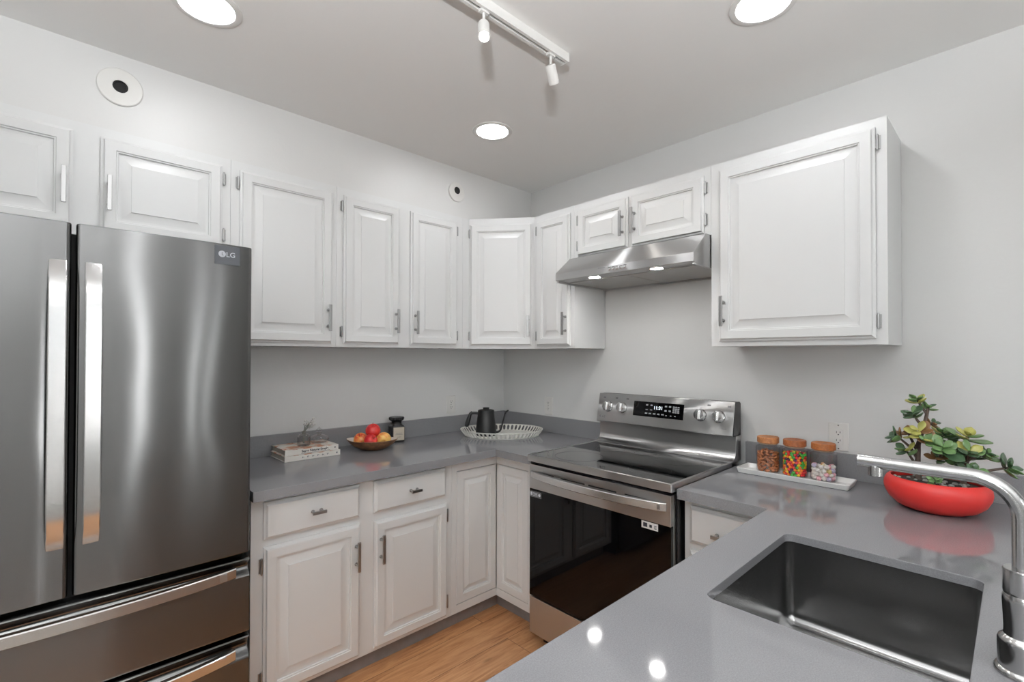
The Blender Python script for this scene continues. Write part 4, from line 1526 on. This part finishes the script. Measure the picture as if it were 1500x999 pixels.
for k in range(13):
    r = (.0 if k == 0 else (.014 if k < 5 else .027))
    a = k * 1.37
    put(al, st, (x + r * math.cos(a), y + r * math.sin(a), zl + 7 * .0112 + random.uniform(-.003, .006) - .004), (random.uniform(-.4, .4), random.uniform(-.4, .4), random.uniform(0, 6)))

# bright round candies
x, y = JARS[1]
protos = {}
for nm in ('red', 'orange', 'yellow', 'green', 'purple'):
    c = MB().ball((0, 0, 0), .0061, 12, (1, 1, .82)).build('round_candy', M['candy_' + nm], None, 60)
    tag(c, '%s round candy in the glass jar between the two others' % nm, 'candy', '%s round candies in the glass jar' % nm)
    protos[nm] = (c, [True])
seq = ['red', 'orange', 'green', 'orange', 'yellow', 'red', 'green', 'purple', 'orange', 'red']
random.seed(5)
def pick(z):
    w = {'red': 3, 'orange': 3.4 if z < .5 else 2.2, 'yellow': 1.6, 'green': 2 if z < .45 else 3.4, 'purple': 1}
    return random.choices(list(w), list(w.values()))[0]
zl = JZ + .0090
NL = 9
for lay in range(NL):
    n = 20
    for k in range(n):
        a = 2 * PI * (k + .5 * (lay % 2)) / n
        r = JR - .0082
        c, s_ = protos[pick(lay / NL)]
        put(c, s_, (x + r * math.cos(a), y + r * math.sin(a), zl + lay * .0102), (random.uniform(-.5, .5) + PI / 2, 0, a + PI / 2))
for k in range(22):
    ri = 0 if k == 0 else (.0128 if k < 7 else .0255)
    a = 0 if k == 0 else (2 * PI * (k - 1) / 6 if k < 7 else 2 * PI * (k - 7) / 15)
    c, s_ = protos[pick(.6)]
    put(c, s_, (x + ri * math.cos(a), y + ri * math.sin(a), zl + (NL - 1) * .0102 + .004 + (.004 if k < 7 else 0)), (random.uniform(-.5, .5), random.uniform(-.5, .5), 0))

# pastel puffs
def puff_mesh():
    mb = MB()
    rs = []
    for r, h in ((.0045, -.0075), (.0085, -.0060), (.0092, -.002), (.0072, .002), (.0074, .0035), (.005, .0062), (.0016, .0092)):
        rs.append([(r * (1 + .14 * math.cos(6 * t + h * 90)) * math.cos(t), r * (1 + .14 * math.cos(6 * t + h * 90)) * math.sin(t), h) for t in [2 * PI * k / 24 for k in range(24)]])
    mb.rings(rs, True, True, True)
    return mb
x, y = JARS[2]
protos = {}
for nm in ('white', 'pink', 'yellow', 'lilac', 'peach'):
    c = puff_mesh().build('sugar_puff', M['puff_' + nm], None, 60)
    tag(c, '%s piped sugar puff in the glass jar nearest the wall outlet' % nm, 'candy', '%s sugar puffs in the glass jar' % nm)
    protos[nm] = (c, [True])
random.seed(21)
zl = JZ + .0125
for lay in range(4):
    n = 11
    for k in range(n):
        a = 2 * PI * (k + .5 * (lay % 2)) / n + random.uniform(-.05, .05)
        r = JR - .0122
        if lay == 3 and k % 3 == 1:
            continue
        c, s_ = protos[random.choices(['white', 'pink', 'yellow', 'lilac', 'peach'], [6, 2, 1.5, 1.6, 1])[0]]
        put(c, s_, (x + r * math.cos(a), y + r * math.sin(a), zl + lay * .0150), (PI / 2 + random.uniform(-.6, .6), random.uniform(-.6, .6), a + PI / 2))
for k in range(5):
    ri, a = (0, 0) if k == 0 else (.017, 2 * PI * k / 4)
    c, s_ = protos[random.choices(['white', 'pink', 'yellow', 'lilac'], [5, 1, 1, 1])[0]]
    put(c, s_, (x + ri * math.cos(a), y + ri * math.sin(a), zl + 3 * .015 - .002), (random.uniform(-.5, .5), random.uniform(-.5, .5), 0))

# ------------------------------------------------------------------ jade plant in the red bowl
pc = Vector((-.260, -2.390, bz))
root = thing('potted_plant', 'jade plant in a wide low red bowl behind the faucet spout', 'plant', pc)
prof = [(.072, 0), (.086, .002), (.110, .012), (.130, .030), (.1415, .052), (.1445, .068), (.143, .082), (.137, .095), (.130, .1015), (.126, .1025), (.1235, .100), (.128, .092), (.134, .078), (.130, .060)]
MB().lathe([(r_ * .94, h_) for r_, h_ in prof], pc, 64, cap1=False).build('pot', M['red_pot'], root, 60)
sl = MB()
sl.lathe([(.124, .080), (.100, .084), (.05, .086), (.001, .087)], pc, 48, cap0=True)
sl.build('soil', M['soil'], root, 60)
pb = MB()
random.seed(9)
for k in range(40):
    a, r = random.uniform(0, 6.28), .110 * math.sqrt(random.random())
    pb.ball(pc + Vector((r * math.cos(a), r * math.sin(a), .088)), random.uniform(.004, .009), 8, (1, 1, .6))
po = pb.build('gravel', M['pebble'], root)
po['kind'] = 'stuff'

def leafmesh(mb, base, d, upn, L, W, mi):
    """A thick spoon-shaped leaf from base along d."""
    d = Vector(d).normalized()
    n = (Vector(upn) - d * Vector(upn).dot(d)).normalized()
    s_ = d.cross(n)
    rs = []
    for i in range(9):
        t = i / 8
        w = W * (.16 + .84 * math.sin(PI * min(1, t ** 1.15 * .60 + .02 + .38 * t ** 2.2)) ** .9) if t < .999 else W * .12
        if t < .12:
            w = W * (.14 + t)
        th = .0032 * (.5 + .8 * math.sin(PI * t))
        c = Vector(base) + d * (L * t) + n * (L * .16 * t * t)
        rs.append([c + s_ * (w / 2 * math.cos(a)) + n * (th * math.sin(a) - .004 * (math.cos(a) ** 2) * 0 + .10 * w * math.cos(a) ** 2) for a in [2 * PI * k / 10 for k in range(10)]])
    mb.rings(rs, True, True, True, mi)

LM = [M['leaf'], M['leaf2'], M['leaf3'], M['leaf4']]
def cluster(tip, axis, nl, L, pal, spread=1.0):
    mb = MB()
    ax = Vector(axis).normalized()
    o1 = ax.orthogonal().normalized()
    o2 = ax.cross(o1)
    ph = random.uniform(0, 6.28)
    for k in range(nl):
        pair, side = divmod(k, 2)
        a = ph + pair * PI / 2 + side * PI + random.uniform(-.25, .25)
        lift = .15 + .33 * pair / max(1, nl / 2) + random.uniform(-.1, .2)
        dd = (o1 * math.cos(a) + o2 * math.sin(a)) * spread + ax * lift
        sc = L * random.uniform(.8, 1.12) * (1 - .12 * pair)
        leafmesh(mb, Vector(tip) - ax * .006 * (2 - pair), dd, ax, sc, sc * random.uniform(.60, .76), random.choice(pal))
    return mb.build('leaf_cluster', LM, root, 60)

G, Y_, D_, Bz = 0, 1, 2, 3
CL = [  # tip, axis, leaves, leaf length, palette
    ((-.240, -2.341, 1.270), (-.1, .2, 1), 5, .034, [G, G, Y_]),
    ((-.222, -2.369, 1.250), (.1, -.4, 1), 4, .030, [G, D_]),
    ((-.270, -2.336, 1.222), (-.4, .4, 1), 6, .040, [G, D_, D_]),
    ((-.222, -2.384, 1.196), (0, -.8, .8), 3, .022, [D_, Bz]),
    ((-.260, -2.291, 1.140), (-.2, .9, .5), 6, .042, [D_, G, Bz]),
    ((-.240, -2.318, 1.155), (-.3, .3, 1), 5, .040, [Bz, Y_, Y_]),
    ((-.285, -2.352, 1.168), (-.6, .1, .7), 5, .040, [Y_, Y_, Bz]),
    ((-.300, -2.377, 1.140), (-.6, -.1, .8), 5, .040, [Y_, Bz, G]),
    ((-.205, -2.402, 1.156), (0, -.1, 1), 6, .046, [G, Y_, G]),
    ((-.275, -2.316, 1.100), (-.5, .5, .8), 5, .040, [G, Y_, D_]),
    ((-.310, -2.410, 1.122), (-.7, -.2, .7), 7, .052, [G, G, D_]),
    ((-.240, -2.466, 1.160), (-.2, -.3, 1), 6, .048, [Y_, Y_, G]),
    ((-.285, -2.470, 1.116), (-.5, -.3, .8), 6, .046, [G, D_, Y_]),
    ((-.232, -2.508, 1.108), (-.1, -.7, .8), 6, .038, [D_, G]),
    ((-.225, -2.556, 1.074), (-.1, -.9, .6), 6, .044, [G, D_]),
    ((-.205, -2.424, 1.142), (0, -.2, 1), 5, .042, [G, D_]),
    ((-.232, -2.444, 1.112), (-.3, -.2, .9), 6, .044, [D_, G, Bz]),
    ((-.300, -2.391, 1.018), (-.7, 0, .8), 5, .026, [G]),
    ((-.190, -2.470, 1.090), (.2, -.4, .9), 6, .044, [D_, G]),
    ((-.260, -2.395, 1.085), (-.5, 0, .9), 5, .040, [D_, Bz]),
    ((-.290, -2.480, 1.060), (-.6, -.4, .6), 5, .038, [D_, G]),
    ((-.245, -2.440, 1.070), (-.5, -.2, .7), 5, .040, [D_, Bz, G]),
]
random.seed(17)
sm = MB()
def stem(pts, r0, r1):
    n = len(pts)
    sm.tube(pts, [r0 + (r1 - r0) * i / (n - 1) for i in range(n)], 9)
S1 = Vector((-.240, -2.344, bz + .08))
stem([S1, (-.240, -2.343, 1.06), (-.241, -2.345, 1.12), (-.234, -2.360, 1.185), (-.226, -2.368, 1.235), (-.222, -2.369, 1.250)], .0085, .004)
stem([(-.228, -2.366, 1.222), (-.235, -2.354, 1.245), (-.240, -2.341, 1.270)], .0045, .003)
stem([(-.234, -2.358, 1.178), (-.256, -2.345, 1.200), (-.270, -2.336, 1.222)], .005, .003)
stem([(-.232, -2.362, 1.190), (-.225, -2.375, 1.190), (-.222, -2.384, 1.196)], .005, .0035)
stem([(-.240, -2.344, 1.070), (-.250, -2.322, 1.110), (-.258, -2.298, 1.136)], .006, .003)
stem([(-.240, -2.344, 1.090), (-.240, -2.328, 1.130), (-.240, -2.318, 1.155)], .005, .003)
stem([(-.241, -2.346, 1.105), (-.265, -2.350, 1.145), (-.285, -2.352, 1.168)], .005, .003)
stem([(-.240, -2.344, 1.035), (-.258, -2.330, 1.070), (-.275, -2.316, 1.100)], .005, .003)
S2 = Vector((-.225, -2.395, bz + .08))
stem([S2, (-.222, -2.394, 1.05), (-.214, -2.398, 1.11), (-.205, -2.402, 1.156)], .0085, .004)
stem([(-.218, -2.396, 1.09), (-.260, -2.386, 1.12), (-.300, -2.377, 1.140)], .005, .003)
stem([(-.222, -2.394, 1.05), (-.265, -2.402, 1.09), (-.310, -2.410, 1.120)], .0055, .003)
stem([(-.216, -2.397, 1.10), (-.210, -2.412, 1.125), (-.205, -2.424, 1.142)], .005, .003)
S3 = Vector((-.235, -2.455, bz + .08))
stem([S3, (-.236, -2.456, 1.05), (-.238, -2.460, 1.11), (-.240, -2.466, 1.160)], .0085, .004)
stem([(-.236, -2.457, 1.06), (-.262, -2.464, 1.09), (-.285, -2.470, 1.115)], .005, .003)
stem([(-.236, -2.458, 1.08), (-.233, -2.484, 1.098), (-.232, -2.508, 1.108)], .006, .003)
stem([(-.236, -2.457, 1.045), (-.230, -2.505, 1.055), (-.225, -2.556, 1.074)], .006, .003)
stem([(-.236, -2.457, 1.06), (-.212, -2.464, 1.075), (-.190, -2.470, 1.090)], .005, .003)
stem([(-.236, -2.456, 1.03), (-.265, -2.470, 1.045), (-.290, -2.480, 1.060)], .005, .003)
stem([(-.236, -2.457, 1.07), (-.234, -2.450, 1.09), (-.232, -2.444, 1.112)], .005, .003)
stem([(-.236, -2.456, 1.04), (-.241, -2.448, 1.055), (-.245, -2.440, 1.070)], .005, .003)
stem([(-.222, -2.394, 1.03), (-.242, -2.395, 1.06), (-.260, -2.395, 1.085)], .005, .003)
stem([(-.300, -2.391, bz + .083), (-.300, -2.391, 1.012)], .003, .002)
sm.build('stem', M['bark'], root, 60)
for c in CL:
    cluster(c[0], c[1], c[2] + 2, c[3] * 1.14, c[4])
